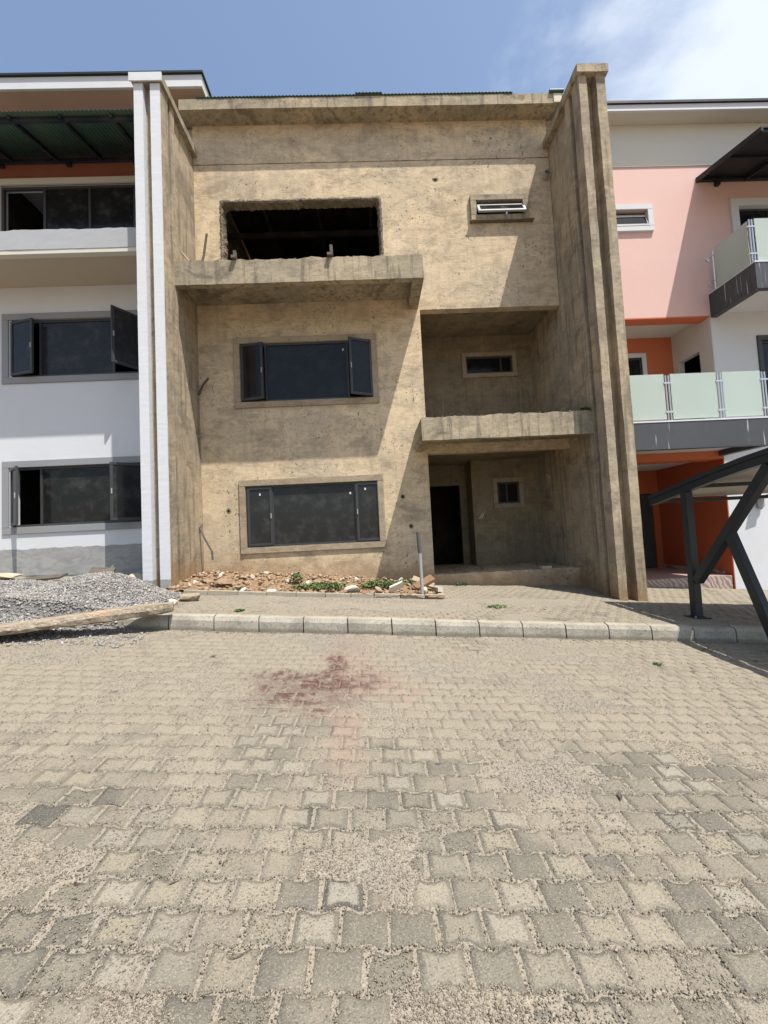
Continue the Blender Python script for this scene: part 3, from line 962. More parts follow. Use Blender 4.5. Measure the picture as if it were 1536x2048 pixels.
def sticker(x, z, y, w=0.035, h=0.05):
    MB().box(x - w / 2, x + w / 2, y - 0.004, y, z - h / 2, z + h / 2).build('sticker', 'chalk', HX)
for x, z in ((-2.62, 2.68), (-0.48, 2.62), (-0.12, 2.70)): sticker(x, z, F0 + 0.035 if x > -2.3 and x < -0.4 else F0 - 0.004)
for x, z in ((-0.50, 6.14),): sticker(x, z, F0 + 0.028)
# top-hung ventilator, propped open
def tophung(parent, x0, x1, z0, z1, y, ang, matf, gl, x_shift=0.0):
    f = MB(); ring(f, x0, x1, z0, z1, 0.04, y + 0.02, y + 0.08)
    win = f.build('window', 'alu', parent, bevel=0.003)
    a = math.radians(ang); c, s_ = math.cos(a), math.sin(a)
    h = z1 - z0 - 0.075
    def place(mb):
        mb.v = [(x, y - 0.03 - (u * s_) + v * c, z1 - 0.10 - u * c - v * s_) for x, v, u in mb.v]
        return mb
    f = MB(); ring(f, x0 + 0.02, x1 + 0.03, 0.0, h, 0.062, -0.025, 0.025)
    place(f).build('sash', matf, win, bevel=0.004)
    place(MB().box(x0 + 0.075, x1 - 0.03, -0.006, 0.006, 0.058, h - 0.058)).build('sash_pane', gl, win)
    return win
tophung(HX, 2.975, 4.165, 9.395, 9.785, F0 + 0.01, 27, 'alu_grey', 'glass')

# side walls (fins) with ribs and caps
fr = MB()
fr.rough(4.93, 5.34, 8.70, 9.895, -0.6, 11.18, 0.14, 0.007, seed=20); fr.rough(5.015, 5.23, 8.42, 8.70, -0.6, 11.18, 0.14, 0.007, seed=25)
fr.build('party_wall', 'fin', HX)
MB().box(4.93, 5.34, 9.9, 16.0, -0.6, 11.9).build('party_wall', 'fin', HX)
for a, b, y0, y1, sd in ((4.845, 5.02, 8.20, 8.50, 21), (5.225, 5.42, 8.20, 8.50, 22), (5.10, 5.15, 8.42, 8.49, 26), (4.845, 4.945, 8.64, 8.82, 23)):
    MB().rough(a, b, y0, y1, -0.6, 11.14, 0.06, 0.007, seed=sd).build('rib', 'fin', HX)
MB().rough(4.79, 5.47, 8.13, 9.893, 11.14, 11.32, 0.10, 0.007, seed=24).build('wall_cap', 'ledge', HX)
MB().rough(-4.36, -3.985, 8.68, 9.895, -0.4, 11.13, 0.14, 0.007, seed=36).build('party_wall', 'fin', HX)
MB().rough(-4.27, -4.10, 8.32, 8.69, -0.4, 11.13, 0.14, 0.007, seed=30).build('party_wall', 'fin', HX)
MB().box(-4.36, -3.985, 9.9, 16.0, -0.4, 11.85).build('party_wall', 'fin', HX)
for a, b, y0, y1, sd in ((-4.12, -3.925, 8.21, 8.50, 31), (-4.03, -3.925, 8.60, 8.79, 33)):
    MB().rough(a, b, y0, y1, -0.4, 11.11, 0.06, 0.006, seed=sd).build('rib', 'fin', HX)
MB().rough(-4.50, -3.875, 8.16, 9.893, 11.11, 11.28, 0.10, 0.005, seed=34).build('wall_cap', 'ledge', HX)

# vent pipe near the right fin, marks, stubs of timber
vp = MB(); vp.tube((4.80, 9.89, 10.36), (4.78, 9.72, 10.38), 0.062, 14, cap=False); vp.tube((4.80, 9.89, 10.36), (4.78, 9.72, 10.38), 0.050, 14, cap=False)
vp.tube((4.80, 9.88, 10.36), (4.799, 9.87, 10.361), 0.055, 14)
vp.build('vent_pipe', 'pvc', HX)

# ------------------------------------------------------------------ white house, left
WH = empty('white_house', (-7, 9.9, 0.9), 'white house with grey framed windows and green top awning, beside the gravel heap', 'house')
wall_obj('wall', 'plinth', WH, -15, -4.36, 0.3, 8.40, F0, F1, [(-8.36, -5.28, 5.74, 7.14), (-8.36, -5.28, 2.18, 3.58)])
wall_obj('upper_wall', 'cream', WH, -15, -4.36, 8.40, 10.66, F0, F1, [(-8.62, -4.40, 8.45, 10.50)])
MB().box(-15, -4.36, F0 - 0.003, F1, 10.66, 11.40).build('terracotta_band', 'shaded_terracotta', WH)
MB().box(-15, -4.40, F0 - 0.05, F0 + 0.02, 10.50, 10.64).build('lintel_trim', 'cream', WH)
MB().box(-15, -4.24, 10.72, 15.9, 11.3, 12.53).build('attic_wall', 'white', WH)
MB().box(-15, -4.36, F1, 10.72, 11.3, 11.4).build('flat_roof', 'cream', WH)
wi = MB(); wi.box(-15, -4.37, 14.0, 14.2, 0.3, 11.3)
for z in (4.0, 7.6): wi.box(-15, -4.37, F1 + 0.01, 14.0, z, z + 0.2)
wi.box(-9.2, -9.05, F1 + 0.01, 14, 0.3, 11.3)
wi.build('interior', 'interior', WH)
# roof with white fascia
MB().box(-15, -3.57, 9.52, 15.9, 12.545, 12.56).build('soffit', 'soffit', WH)
MB().box(-15, -3.565, 9.50, 9.56, 12.53, 12.83).build('fascia', 'white', WH, bevel=0.004)
MB().box(-3.60, -3.562, 9.565, 15.9, 12.53, 12.83).build('fascia', 'cream', WH)
MB().box(-15.1, -3.52, 9.45, 16.0, 12.835, 12.885).build('roof', 'black', WH)
# ledge over the middle windows
wl = MB()
wl.rough(-9.5, -4.47, 8.65, 9.895, 7.96, 8.39, 0.09, 0.004, jag=0.020, seed=40)
wl.build('ledge', 'primer', WH)
MB().box(-9.5, -4.47, 8.81, 9.893, 7.93, 7.952).build('soffit', 'soffit_cream', WH)
MB().box(-9.5, -4.47, 8.66, 8.80, 7.87, 7.958).build('ledge_rim', 'cream', WH)
# painted ribs
for a, b, ys in ((-4.46, -4.275, 8.60), (-4.128, -3.932, 8.212)):
    MB().rough(a, b, 8.185, ys - 0.003, -0.4, 11.105, 0.07, 0.003, seed=a).build('painted_rib', 'whiterib', WH)
MB().rough(-4.46, -4.365, 8.603, 9.89, -0.4, 11.10, 0.2, 0.003, seed=3).build('painted_side', 'white', WH)
MB().rough(-4.53, -3.868, 8.13, 8.155, 11.105, 11.285, 0.06, 0.002, seed=7).build('painted_cap', 'white', WH)
# windows: grey surrounds, black frames
for z0, z1 in ((5.58, 7.28), (2.02, 3.73)):
    ring(MB(), -8.57, -5.10, z0, z1, 0.155, F0 - 0.035, F0 + 0.10).build('window_surround', 'greytrim', WH, bevel=0.006)
window(WH, -8.40, -5.26, 5.745, 7.12, F0 + 0.03, [(-8.40, -7.72, 'left', 14), (-7.72, -6.0, 'fixed', 0), (-6.0, -5.26, 'right', 58)], gl='glass_dusty')
window(WH, -8.40, -5.26, 2.185, 3.57, F0 + 0.03, [(-8.40, -7.72, 'left', 42), (-7.72, -6.0, 'fixed', 0), (-6.0, -5.26, 'right', 35)], gl='glass_stained')
window(WH, -8.62, -4.42, 8.47, 10.49, F0 + 0.03, [(-8.62, -7.60, 'void', 0), (-7.60, -6.52, 'fixed', 0), (-6.52, -5.44, 'fixed', 0), (-5.44, -4.42, 'fixed', 0)], gl='glass_stained', fw=0.06)
# green awning on rafters
corrugated(-9.6, -4.50, 0.088, 0.011, [(8.37, 10.745), (9.88, 11.13)], 'green', 'awning_sheet', WH)
MB().box(-9.6, -4.50, 8.50, 8.56, 10.655, 10.745).build('purlin', 'rafter', WH)
MB().box(-9.6, -4.50, 9.80, 9.86, 11.00, 11.085).build('purlin', 'rafter', WH)
for x in (-9.2, -8.25, -7.19, -6.14, -5.09):
    mb = MB(); mb.prism_x([(8.44, 10.66), (8.44, 10.735), (9.89, 11.115), (9.89, 11.02)], x - 0.028, x + 0.028)
    mb.build('rafter', 'rafter', WH)
for x in (-7.0, -5.4, -8.6):
    MB().box(x, x + 0.1, 9.80, 9.895, 10.93, 10.995).build('bracket', 'rafter', WH)

# ------------------------------------------------------------------ pink house, right
PH = empty('pink_house', (9, 9.9, -0.3), 'pink and white house with frosted glass balconies, behind the carport', 'house')
wall_obj('pink_wall', 'pink', PH, 5.34, 8.74, 6.66, 10.60, F0, F1, [(6.26, 7.32, 9.02, 9.44)])
wall_obj('pink_wall', 'pink', PH, 8.74, 15, 6.80, 10.60, F0, F1, [(9.72, 11.6, 7.2, 9.50)])
MB().box(5.34, 15, F0 - 0.02, F1, 10.60, 11.71).build('cream_band', 'cream', PH)
wall_obj('white_wall', 'white', PH, 8.74, 15, -1.6, 6.80, F0, F1, [(9.97, 11.4, 3.7, 6.0)])
MB().box(5.34, 8.72, F0 + 0.001, F1 + 0.12, 6.63, 6.659).build('recess_edge', 'orange', PH)
wall_obj('terracotta_wall', 'orange', PH, 5.34, 8.95, 3.6, 6.80, 11.25, 11.4, [(7.2, 7.82, 5.0, 6.2)])
ring(MB(), 7.08, 7.94, 4.9, 6.32, 0.12, 11.22, 11.30).build('window_surround', 'white', PH)
window(PH, 7.2, 7.82, 5.02, 6.2, 11.27, [(7.2, 7.82, 'fixed', 0)])
MB().box(5.34, 8.9, F1 + 0.125, 11.4, 6.76, 6.9).build('recess_ceiling', 'cream', PH)
sw = MB(); sw.box(8.72, 8.738, F0 + 0.002, F1 + 0.01, 3.6, 6.65); sw.box(8.72, 8.88, F1 + 0.012, 10.32, 3.6, 6.9); sw.box(8.72, 8.88, 11.05, 11.25, 3.6, 6.9); sw.box(8.72, 8.88, 10.32, 11.05, 5.93, 6.9)
sw.build('side_wall', 'cream', PH)
# porch
wall_obj('porch_wall', 'porch_orange_shaded', PH, 5.34, 8.95, -0.4, 3.3, 12.3, 12.45, [(7.95, 8.52, 0.18, 2.42)])
MB().box(7.95, 8.52, 12.36, 12.41, 0.2, 2.40).build('door', 'alu', PH, bevel=0.004)
MB().box(8.715, 8.738, F0 + 0.002, F1 + 0.003, -0.4, 3.12).build('porch_side_wall', 'porch_orange_shaded', PH)
MB().box(8.715, 8.9, F1 + 0.004, 12.3, -0.4, 3.3).build('porch_side_wall', 'porch_orange_shaded', PH)
MB().box(5.34, 8.712, F0 - 0.004, 10.35, 3.04, 3.238).build('porch_beam', 'orange', PH)
MB().box(5.34, 8.9, 10.36, 12.3, 3.12, 3.25).build('porch_ceiling', 'white', PH)
MB().box(5.34, 8.70, 9.94, 12.3, -0.6, 0.175).build('porch_floor', 'floor_tile', PH)
for i in range(6):
    xa = 5.5 + i * 0.53
    MB().box(xa + 0.003, xa + 0.527, 9.915, 9.938, -0.35, 0.172).build('riser_tile', 'tile', PH)
MB().box(8.695, 8.715, 10.15, 12.28, 0.176, 0.28).build('skirting', 'tile', PH)
pi = MB(); pi.box(5.34, 15, 14.2, 14.4, -1, 11.6); pi.box(8.9, 15, F1 + .01, 14.2, 6.9, 7.1); pi.box(8.9, 15, F1 + .01, 14.2, 3.4, 3.6); pi.box(12, 12.2, F1 + .01, 14.2, -1, 11.6)
pi.box(5.34, 8.9, 11.4, 14.2, 6.9, 7.1); pi.box(5.34, 15, F1 + 0.01, 14.2, 11.5, 11.6); pi.box(8.9, 9.02, 11.2, 14.2, 3.6, 6.9)
pi.build('interior', 'interior', PH)
# slab and first-floor balustrade
MB().box(5.43, 8.78, 8.64, 8.76, 3.11, 3.695).build('balcony_edge', 'charcoal', PH, bevel=0.004)
MB().box(8.62, 8.78, 8.765, F0 - 0.004, 3.11, 3.695).build('balcony_edge', 'charcoal', PH)
MB().box(5.43, 8.61, 8.765, F1, 3.24, 3.70).build('balcony_slab', 'white', PH)
MB().box(5.43, 8.80, 8.63, 8.80, 3.70, 3.735).build('balcony_curb', 'white', PH)
def rail_post(parent, x, y, z0, z1):
    mb = MB()
    for d in (-0.032, 0.032): mb.tube((x + d, y, z0), (x + d, y, z1), 0.017, 10)
    for z in (z0 + 0.2, z1 - 0.17):
        mb.box(x - 0.085, x + 0.085, y - 0.022, y + 0.022, z - 0.018, z + 0.018)
    mb.build('rail_post', 'chrome', parent)
for xa, xb in ((5.47, 6.50), (6.64, 7.66), (7.80, 8.66)):
    MB().box(xa, xb, 8.692, 8.708, 3.77, 4.77).build('glass_panel', 'frosted', PH, bevel=0.004)
for x in (6.57, 7.73, 8.73): rail_post(PH, x, 8.70, 3.735, 4.74)
# second-floor balcony
b2 = MB(); b2.prism_x([(8.64, 6.60), (8.64, 7.19), (8.77, 7.19), (8.77, 6.60)], 8.74, 15); b2.build('balcony_edge', 'charcoal', PH, bevel=0.004)
b3 = MB(); b3.box(8.74, 8.90, 8.772, F0 - 0.004, 6.60, 7.19); b3.build('balcony_edge', 'charcoal', PH)
MB().box(8.905, 15, 8.775, F0 - 0.003, 6.72, 7.19).build('balcony_slab', 'white', PH)
MB().box(8.73, 15, 8.63, 8.80, 7.195, 7.225).build('balcony_curb', 'white', PH)
MB().box(8.73, 8.86, 8.80, F0 - 0.004, 7.195, 7.225).build('balcony_curb', 'white', PH)
MB().box(8.782, 8.798, 8.78, 9.66, 7.26, 8.24).build('glass_panel', 'frosted', PH)
MB().box(8.88, 9.95, 8.692, 8.708, 7.26, 8.24).build('glass_panel', 'frosted', PH)
MB().box(10.1, 11.2, 8.692, 8.708, 7.26, 8.24).build('glass_panel', 'frosted', PH)
rail_post(PH, 8.79, 8.70, 7.225, 8.22); rail_post(PH, 10.02, 8.70, 7.225, 8.22)
ep = MB(); ep.tube((8.79, 9.74, 7.225), (8.79, 9.74, 8.22), 0.02, 10)
for z in (7.45, 8.1): ep.tube((8.79, 9.66, z), (8.79, 9.895, z), 0.014, 8); ep.tube((8.79, 9.88, z), (8.79, 9.895, z), 0.04, 12)
ep.build('rail_post', 'chrome', PH)
# openings of the pink house
ring(MB(), 6.13, 7.46, 8.88, 9.58, 0.135, F0 - 0.06, F0 + 0.10).build('window_surround', 'white', PH, bevel=0.006)
tophung(PH, 6.265, 7.32, 9.02, 9.44, F0 + 0.06, 12, 'alu_grey', 'glass')
ring(MB(), 9.50, 11.8, 7.0, 9.68, 0.20, F0 - 0.05, F0 + 0.10).build('door_surround', 'white', PH, bevel=0.006)
window(PH, 9.72, 11.6, 7.22, 9.48, F0 + 0.08, [(9.72, 10.6, 'fixed', 0), (10.6, 11.6, 'fixed', 0)])
ring(MB(), 9.86, 11.5, 3.70, 6.10, 0.12, F0 - 0.03, F0 + 0.10).build('door_surround', 'alu', PH, bevel=0.006)
window(PH, 9.98, 11.4, 3.72, 5.98, F0 + 0.05, [(9.98, 10.7, 'fixed', 0), (10.7, 11.4, 'fixed', 0)])
# eave and roof
MB().box(5.40, 15, 9.50, 9.56, 11.70, 11.86).build('fascia', 'white', PH, bevel=0.004)
MB().box(5.40, 15, 9.565, 15.9, 11.715, 11.76).build('soffit', 'cream', PH)
MB().box(5.38, 15, 9.46, 15.9, 11.865, 11.925).build('roof', 'black', PH)
# black awning over the top balcony door
aw = MB(); aw.prism_x([(8.15, 9.83), (8.15, 9.86), (9.895, 10.27), (9.895, 10.24)], 8.68, 13)
aw.build('awning_sheet', 'black', PH)
ae = MB(); ae.prism_x([(8.15, 9.76), (8.15, 9.828), (9.895, 10.238), (9.895, 10.14)], 8.68, 8.73)
ae.build('awning_edge', 'black', PH)
MB().box(8.735, 13, 9.80, 9.87, 10.13, 10.19).build('awning_purlin', 'black', PH)
MB().box(8.735, 13, 8.18, 8.25, 9.76, 9.82).build('awning_purlin', 'black', PH)
MB().box(8.735, 13, 9.0, 9.06, 9.96, 10.02).build('awning_purlin', 'black', PH)
for x in (9.9, 11.3):
    ab = MB(); ab.prism_x([(8.2, 9.77), (8.2, 9.83), (9.88, 10.21), (9.88, 10.13)], x, x + 0.05); ab.build('awning_rafter', 'black', PH)
MB().box(9.15, 9.24, 9.80, 9.895, 10.02, 10.125).build('bracket', 'black', PH)

# ------------------------------------------------------------------ wall lamp on the pink house
WL = empty('wall_lamp', (9.5, 9.88, 1.9), 'grey outdoor lamp hung on the sunlit white wall behind the carport', 'lamp')
MB().box(9.44, 9.56, 9.86, 9.897, 1.78, 2.02).build('wall_plate', 'greytrim', WL, bevel=0.004)
mb = MB(); mb.add([(9.36, 9.62, 2.06), (9.64, 9.62, 2.14), (9.64, 9.87, 2.20), (9.36, 9.87, 2.12), (9.40, 9.66, 1.98), (9.60, 9.66, 2.04), (9.60, 9.84, 2.08), (9.40, 9.84, 2.02)],
                  [(0, 1, 2, 3), (4, 7, 6, 5), (0, 4, 5, 1), (1, 5, 6, 2), (2, 6, 7, 3), (3, 7, 4, 0)])
mb.build('lamp_hood', 'pvc', WL)
mb = MB(); mb.add([(9.42, 9.82, 1.98), (9.58, 9.82, 2.02), (9.58, 9.82, 1.82), (9.50, 9.82, 1.74), (9.42, 9.82, 1.80), (9.42, 9.845, 1.98), (9.58, 9.845, 2.02), (9.58, 9.845, 1.82), (9.50, 9.845, 1.74), (9.42, 9.845, 1.80)],
                  [(0, 1, 2, 3, 4), (9, 8, 7, 6, 5), (0, 5, 6, 1), (1, 6, 7, 2), (2, 7, 8, 3), (3, 8, 9, 4), (4, 9, 5, 0)])
mb.build('lamp_panel', 'alu_grey', WL)

# ------------------------------------------------------------------ carport
CP = empty('carport', (5.0, 6.5, 0.0), 'dark steel carport with curved roof on K shaped braced posts', 'carport')
arc = [(7.32, 1.96), (6.85, 2.05), (6.4, 2.135), (5.9, 2.225), (5.4, 2.305), (4.9, 2.365), (4.2, 2.41), (3.6, 2.42), (3.1, 2.39), (2.7, 2.34)]
def arc_strip(x0, x1, lo, hi, sh=0.0):
    poly = [(y + sh, z + hi) for y, z in arc] + [(y + sh, z + lo) for y, z in arc[::-1]]
    n = len(arc); vs = [(x0, y, z) for y, z in poly] + [(x1, y, z) for y, z in poly]
    N = 2 * n; fs = []
    for i in range(N): fs.append((i, (i + 1) % N, N + (i + 1) % N, N + i))
    for i in range(n - 1):
        fs.append((i, N - 1 - i, N - 2 - i, i + 1)); fs.append((N + i, N + i + 1, 2 * N - 2 - i, 2 * N - 1 - i))
    return MB().add(vs, fs)
for xa in (5.01, 8.0):
    arc_strip(xa, xa + 0.11, -0.09, 0.015).build('roof_beam', 'steel_dark', CP)
    arc_strip(xa - 0.02, xa + 0.13, 0.018, 0.085, 0.0).build('roof_trim', 'steel_dark', CP)
arc_strip(5.185, 7.97, 0.03, 0.04).build('roof_sheet', 'carport', CP)
for y, z in (arc[0], arc[2], arc[4], arc[6], arc[8]):
    MB().box(5.125, 7.99, y - 0.09, y - 0.02, z - 0.06, z + 0.0).build('purlin', 'steel_dark', CP)
def bar_yz(x, a, b, w, d=0.10):
    (ya, za), (yb, zb) = a, b
    L = math.hypot(yb - ya, zb - za); ny, nz = -(zb - za) / L * w / 2, (yb - ya) / L * w / 2
    return MB().prism_x([(ya + ny, za + nz), (ya - ny, za - nz), (yb - ny, zb - nz), (yb + ny, zb + nz)], x - d / 2, x + d / 2)
for x in (5.065, 8.05):
    zb = 0.43 - SL * x
    bar_yz(x, (6.50, zb - 0.15), (6.50, 2.03), 0.115, 0.12).build('post', 'steel_dark', CP, bevel=0.004)
    MB().box(x - 0.13, x + 0.13, 6.37, 6.63, zb - 0.03, zb + 0.016).build('base_plate', 'steel_dark', CP, bevel=0.003)
    for dx in (-0.095, 0.095):
        MB().tube((x + dx, 6.41, zb), (x + dx, 6.41, zb + 0.04), 0.014, 6).build('bolt', 'pvc', CP)
    bar_yz(x, (6.42, 0.62), (5.06, 2.23), 0.125, 0.115).build('brace', 'steel_dark', CP, bevel=0.004)
    bar_yz(x, (5.78, 1.44), (5.10, z_street(x, 5.1) - 0.1), 0.125, 0.105).build('strut', 'steel_dark', CP, bevel=0.004)

# ------------------------------------------------------------------ small things
def rock_mesh(name, sx, sy, sz, mat, seed, flat=0.0, sub=2, cut=0.35):
    bm = bmesh.new()
    bmesh.ops.create_icosphere(bm, subdivisions=sub, radius=1.0)
    rs = random.Random(seed)
    planes = [Vector((rs.gauss(0, 1), rs.gauss(0, 1), rs.gauss(0, 1))).normalized() for _ in range(9)]
    for v in bm.verts:
        for p in planes:
            d = v.co.dot(p)
            lim = 0.62 + 0.1 * math.sin(seed + p.x * 9)
            if d > lim: v.co -= p * (d - lim)
        v.co += mnoise.noise_vector(v.co * 2.5 + Vector((seed, 0, 0))) * 0.08
        v.co.x *= sx; v.co.y *= sy; v.co.z *= sz
    me = bpy.data.meshes.new(name)
    bm.to_mesh(me); bm.free()
    at = me.attributes.new('rnd', 'FLOAT', 'POINT')
    val = rs.random()
    at.data.foreach_set('value', np.full(len(me.vertices), val, np.float32))
    me.materials.append(M[mat])
    return me

def rock(name, x, y, dz, s, mat, seed, label, cat, group=None, rot=(0, 0, 0), zf=None):
    o = bpy.data.objects.new(name, rock_mesh(name, *s, mat, seed))
    COL.objects.link(o)
    z = float((zf or z_pave)(x, y)) + dz
    o.location = (x, y, z); o.rotation_euler = rot
    return props(o, label, cat, group)

# planter bed at the wall foot
PL = empty('planter_bed', (-1.0, 7.8, 0.45), 'low planting bed edged with small kerb blocks, full of rubble', 'planter')
def soil_z(X, Y):
    base = z_pave(X, Y)
    up = 0.03 + 0.16 * sstep(Y, 8.0, 9.8) * (1 - 0.65 * sstep(X, -1.5, 1.0))
    return base + up + (fbm(X * 4, Y * 4, 4) - 0.5) * 0.14 + (fbm(X * 20, Y * 20, 2) - 0.5) * 0.04
o = link_mesh('soil', grid_mesh('soil', np.arange(-3.96, 1.30, 0.035), np.arange(7.80, 9.93, 0.035), soil_z), 'soil', PL)
o['kind'] = 'stuff'
xs = [-3.45, -3.02, -2.50, -1.98, -1.45, -0.92, -0.45, -0.02, 0.47, 0.93, 1.22]
for i in range(len(xs) - 1):
    yy = 7.64 + 0.02 * i + (0.03 if i > 5 else 0)
    MB().rough(xs[i] + 0.006, xs[i + 1] - 0.006, yy, yy + 0.11, 0.33, 0.495 + random.uniform(-0.008, 0.008), 0.06, 0.006, sl=SL, seed=50 + i).build('edging_block', 'kerb', PL)
MB().rough(1.20, 1.31, 7.84, 8.35, 0.33, 0.505, 0.06, 0.006, sl=SL, seed=70).build('edging_block', 'kerb', PL)
# rubble chips, uncountable
def chips(name, n, fx, size, mat, label, cat, zf, seed=0, flat=0.6, parent=None):
    r = np.random.default_rng(seed)
    X, Y = fx(r, n); n = len(X)
    base = np.array([(1, 0, 0), (-1, 0, 0), (0, 1, 0), (0, -1, 0), (0, 0, 1), (0, 0, -1)], float)
    T = np.array([(0, 2, 4), (2, 1, 4), (1, 3, 4), (3, 0, 4), (2, 0, 5), (1, 2, 5), (3, 1, 5), (0, 3, 5)])
    s = size[0] + (size[1] - size[0]) * r.random(n) ** 2.2
    P = base[None] * s[:, None, None] * (0.6 + 0.8 * r.random((n, 6, 1)))
    P = P + r.normal(0, 0.25, (n, 6, 3)) * s[:, None, None]
    P[..., 2] *= flat
    a = r.random(n) * 2 * np.pi; b = r.normal(0, 0.5, n)
    c, s_ = np.cos(b)[:, None], np.sin(b)[:, None]
    y = P[..., 1] * c - P[..., 2] * s_; z = P[..., 1] * s_ + P[..., 2] * c
    c, s_ = np.cos(a)[:, None], np.sin(a)[:, None]
    x = P[..., 0] * c - y * s_; y = P[..., 0] * s_ + y * c
    zz = zf(X, Y)
    V = np.stack([x + X[:, None], y + Y[:, None], z + zz[:, None] + (s * flat * 0.5)[:, None]], -1)
    F = (T[None] + (np.arange(n) * 6)[:, None, None]).reshape(-1, 3)
    rn = np.repeat(r.random(n), 6)
    me = np_mesh(name, V.reshape(-1, 3), F, {'rnd': rn})
    o = link_mesh(name, me, mat, parent)
    if parent is None: props(o, label, cat, kind='stuff')
    else: o['kind'] = 'stuff'
    return o
chips('rubble', 1500, lambda r, n: (r.uniform(-3.9, 1.25, n), 7.85 + 2.0 * r.random(n) ** 0.9), (0.012, 0.075), 'rubble', 'brown mortar and laterite rubble heaped in the planter bed', 'rubble', lambda x, y: soil_z(x, y) + 0.004, 5, 0.5)
RC = [
    (-1.95, 8.0, .03, (.13, .09, .03), 'litter', 'small white mortar lump at the front left of the planter rubble', (0.2, 0.1, 0)),
    (-0.42, 8.0, .10, (.19, .12, .09), 'litter', 'big cream coloured mortar lump in the middle of the planter rubble', (0.1, 0.2, .3)),
    (0.06, 8.05, .13, (.12, .09, .07), 'rubble', 'rounded brown lump next to the upright white tile', (0.3, 0.0, 1)),
    (0.95, 8.05, .08, (.10, .11, .09), 'litter', 'pale pointed mortar lump under the tilted slab piece', (0.4, .2, 0)),
    (1.10, 8.2, .03, (.10, .08, .05), 'rubble', 'low brown stone at the foot of the upright pipe', (0, .2, 0)),
    (-2.95, 8.4, .08, (.24, .16, .06), 'rubble', 'flat orange laterite slab at the left of the planter rubble', (0.25, .05, .4)),
    (-3.45, 8.7, .06, (.20, .15, .07), 'rubble', 'orange laterite lump nearest the bent pipe', (0.1, .1, .9)),
]
for i, (x, y, dz, s, mt, lb_, rt) in enumerate(RC):
    rock('rubble_lump', x, y, dz, s, mt, 20 + i, lb_, 'rubble lump', 'lumps of rubble in the planter bed', rt, lambda a, b: soil_z(np.array(a), np.array(b)))
def slab_thing(name, x, y, z, sx, sy, sz, rot, mat, label, cat, group=None, seed=1):
    mb = MB().rough(-sx / 2, sx / 2, -sy / 2, sy / 2, -sz / 2, sz / 2, min(0.05, sz * 1.2), 0.005, seed=seed)
    o = mb.build(name, mat); o.location = (x, y, z); o.rotation_euler = rot
    return props(o, label, cat, group)
slab_thing('broken_tile', 0.42, 8.0, 0.585, 0.27, 0.05, 0.13, (0.5, -0.35, 0.1), 'litter', 'white tile fragment tilted upright amid the planter rubble', 'tile', seed=3)
slab_thing('broken_slab', 0.98, 8.25, 0.60, 0.42, 0.22, 0.06, (0.35, -0.42, 0.2), 'rubble', 'brown slab piece tilted over the rubble left of the pipe', 'slab', seed=4)
slab_thing('broken_slab', 1.0, 8.6, 0.57, 0.46, 0.2, 0.035, (0.35, 0.38, -0.2), 'surround', 'thin grey slab piece sloping down behind the tilted brown one', 'slab', seed=5)
slab_thing('concrete_offcut', 1.24, 8.25, 0.46, 0.10, 0.40, 0.09, (-0.1, 0, 0.1), 'litter', 'pale concrete offcut lying on the right end of the planter edging', 'block', seed=6)
for i, (x, y) in enumerate([(rng.uniform(-3.7, 1.1), rng.uniform(7.9, 9.4)) for _ in range(16)]):
    rock('rubble_piece', x, y, 0.04, (random.uniform(.05, .12), random.uniform(.04, .09), random.uniform(.02, .05)), random.choice(['rubble', 'rubble', 'litter']), 60 + i,
         'fist sized brown or cream rubble piece lying in the planter bed', 'rubble piece', 'small rubble pieces in the planter bed', (random.random(), random.random(), random.random() * 6), lambda a, b: soil_z(np.array(a), np.array(b)))

# upright pipe and other pipes
PP = empty('upright_pipe', (0.90, 8.0, 0.38), 'tall grey pipe with dark top standing upright in the planter bed', 'pipe')
MB().tube((0.905, 8.0, 0.30), (0.895, 8.0, 1.20), 0.033, 14).build('pipe_shaft', 'pvc', PP)
MB().tube((0.895, 8.0, 1.203), (0.885, 8.0, 1.60), 0.037, 14).build('pipe_sleeve', 'pvc_dark', PP)

def tube_thing(name, pts, r, mat, label, cat, n=8):
    mb = MB()
    for a, b in zip(pts, pts[1:]): mb.tube(a, b, r, n)
    return props(mb.build(name, mat), label, cat)
tube_thing('bent_pipe', [(-3.99, 9.86, 2.03), (-3.96, 9.70, 1.95), (-3.83, 9.62, 1.70), (-3.66, 9.58, 1.40), (-3.64, 9.57, 1.20)], 0.022, 'pvc_dark', 'bent grey pipe drooping from the wall corner above the planter', 'pipe')
tube_thing('timber_stub', [(-3.99, 9.86, 5.12), (-3.80, 9.70, 5.32), (-3.66, 9.66, 5.45)], 0.028, 'oldwood', 'dark timber stub poking from the corner beside the middle window', 'timber stub')
tube_thing('pipe_stub', [(-4.0, 9.80, 4.12), (-3.86, 9.74, 4.10)], 0.024, 'pvc', 'short white pipe end in the corner below the timber stub', 'pipe')
tube_thing('upright_stick', [(-3.52, 8.95, 7.58), (-3.44, 9.0, 7.95), (-3.36, 9.0, 8.46)], 0.026, 'oldwood', 'black broken stick standing upright at the left end of the top ledge', 'stick')
tube_thing('leaning_batten', [(-3.62, 8.8, 7.62), (-3.90, 8.95, 8.02)], 0.020, 'surround', 'pale batten leaning against the left side wall on the top ledge', 'batten')
tube_thing('short_stake', [(-3.30, 9.1, 7.58), (-3.42, 9.2, 7.95)], 0.02, 'oldwood', 'short dark stake behind the upright stick on the top ledge', 'stake')
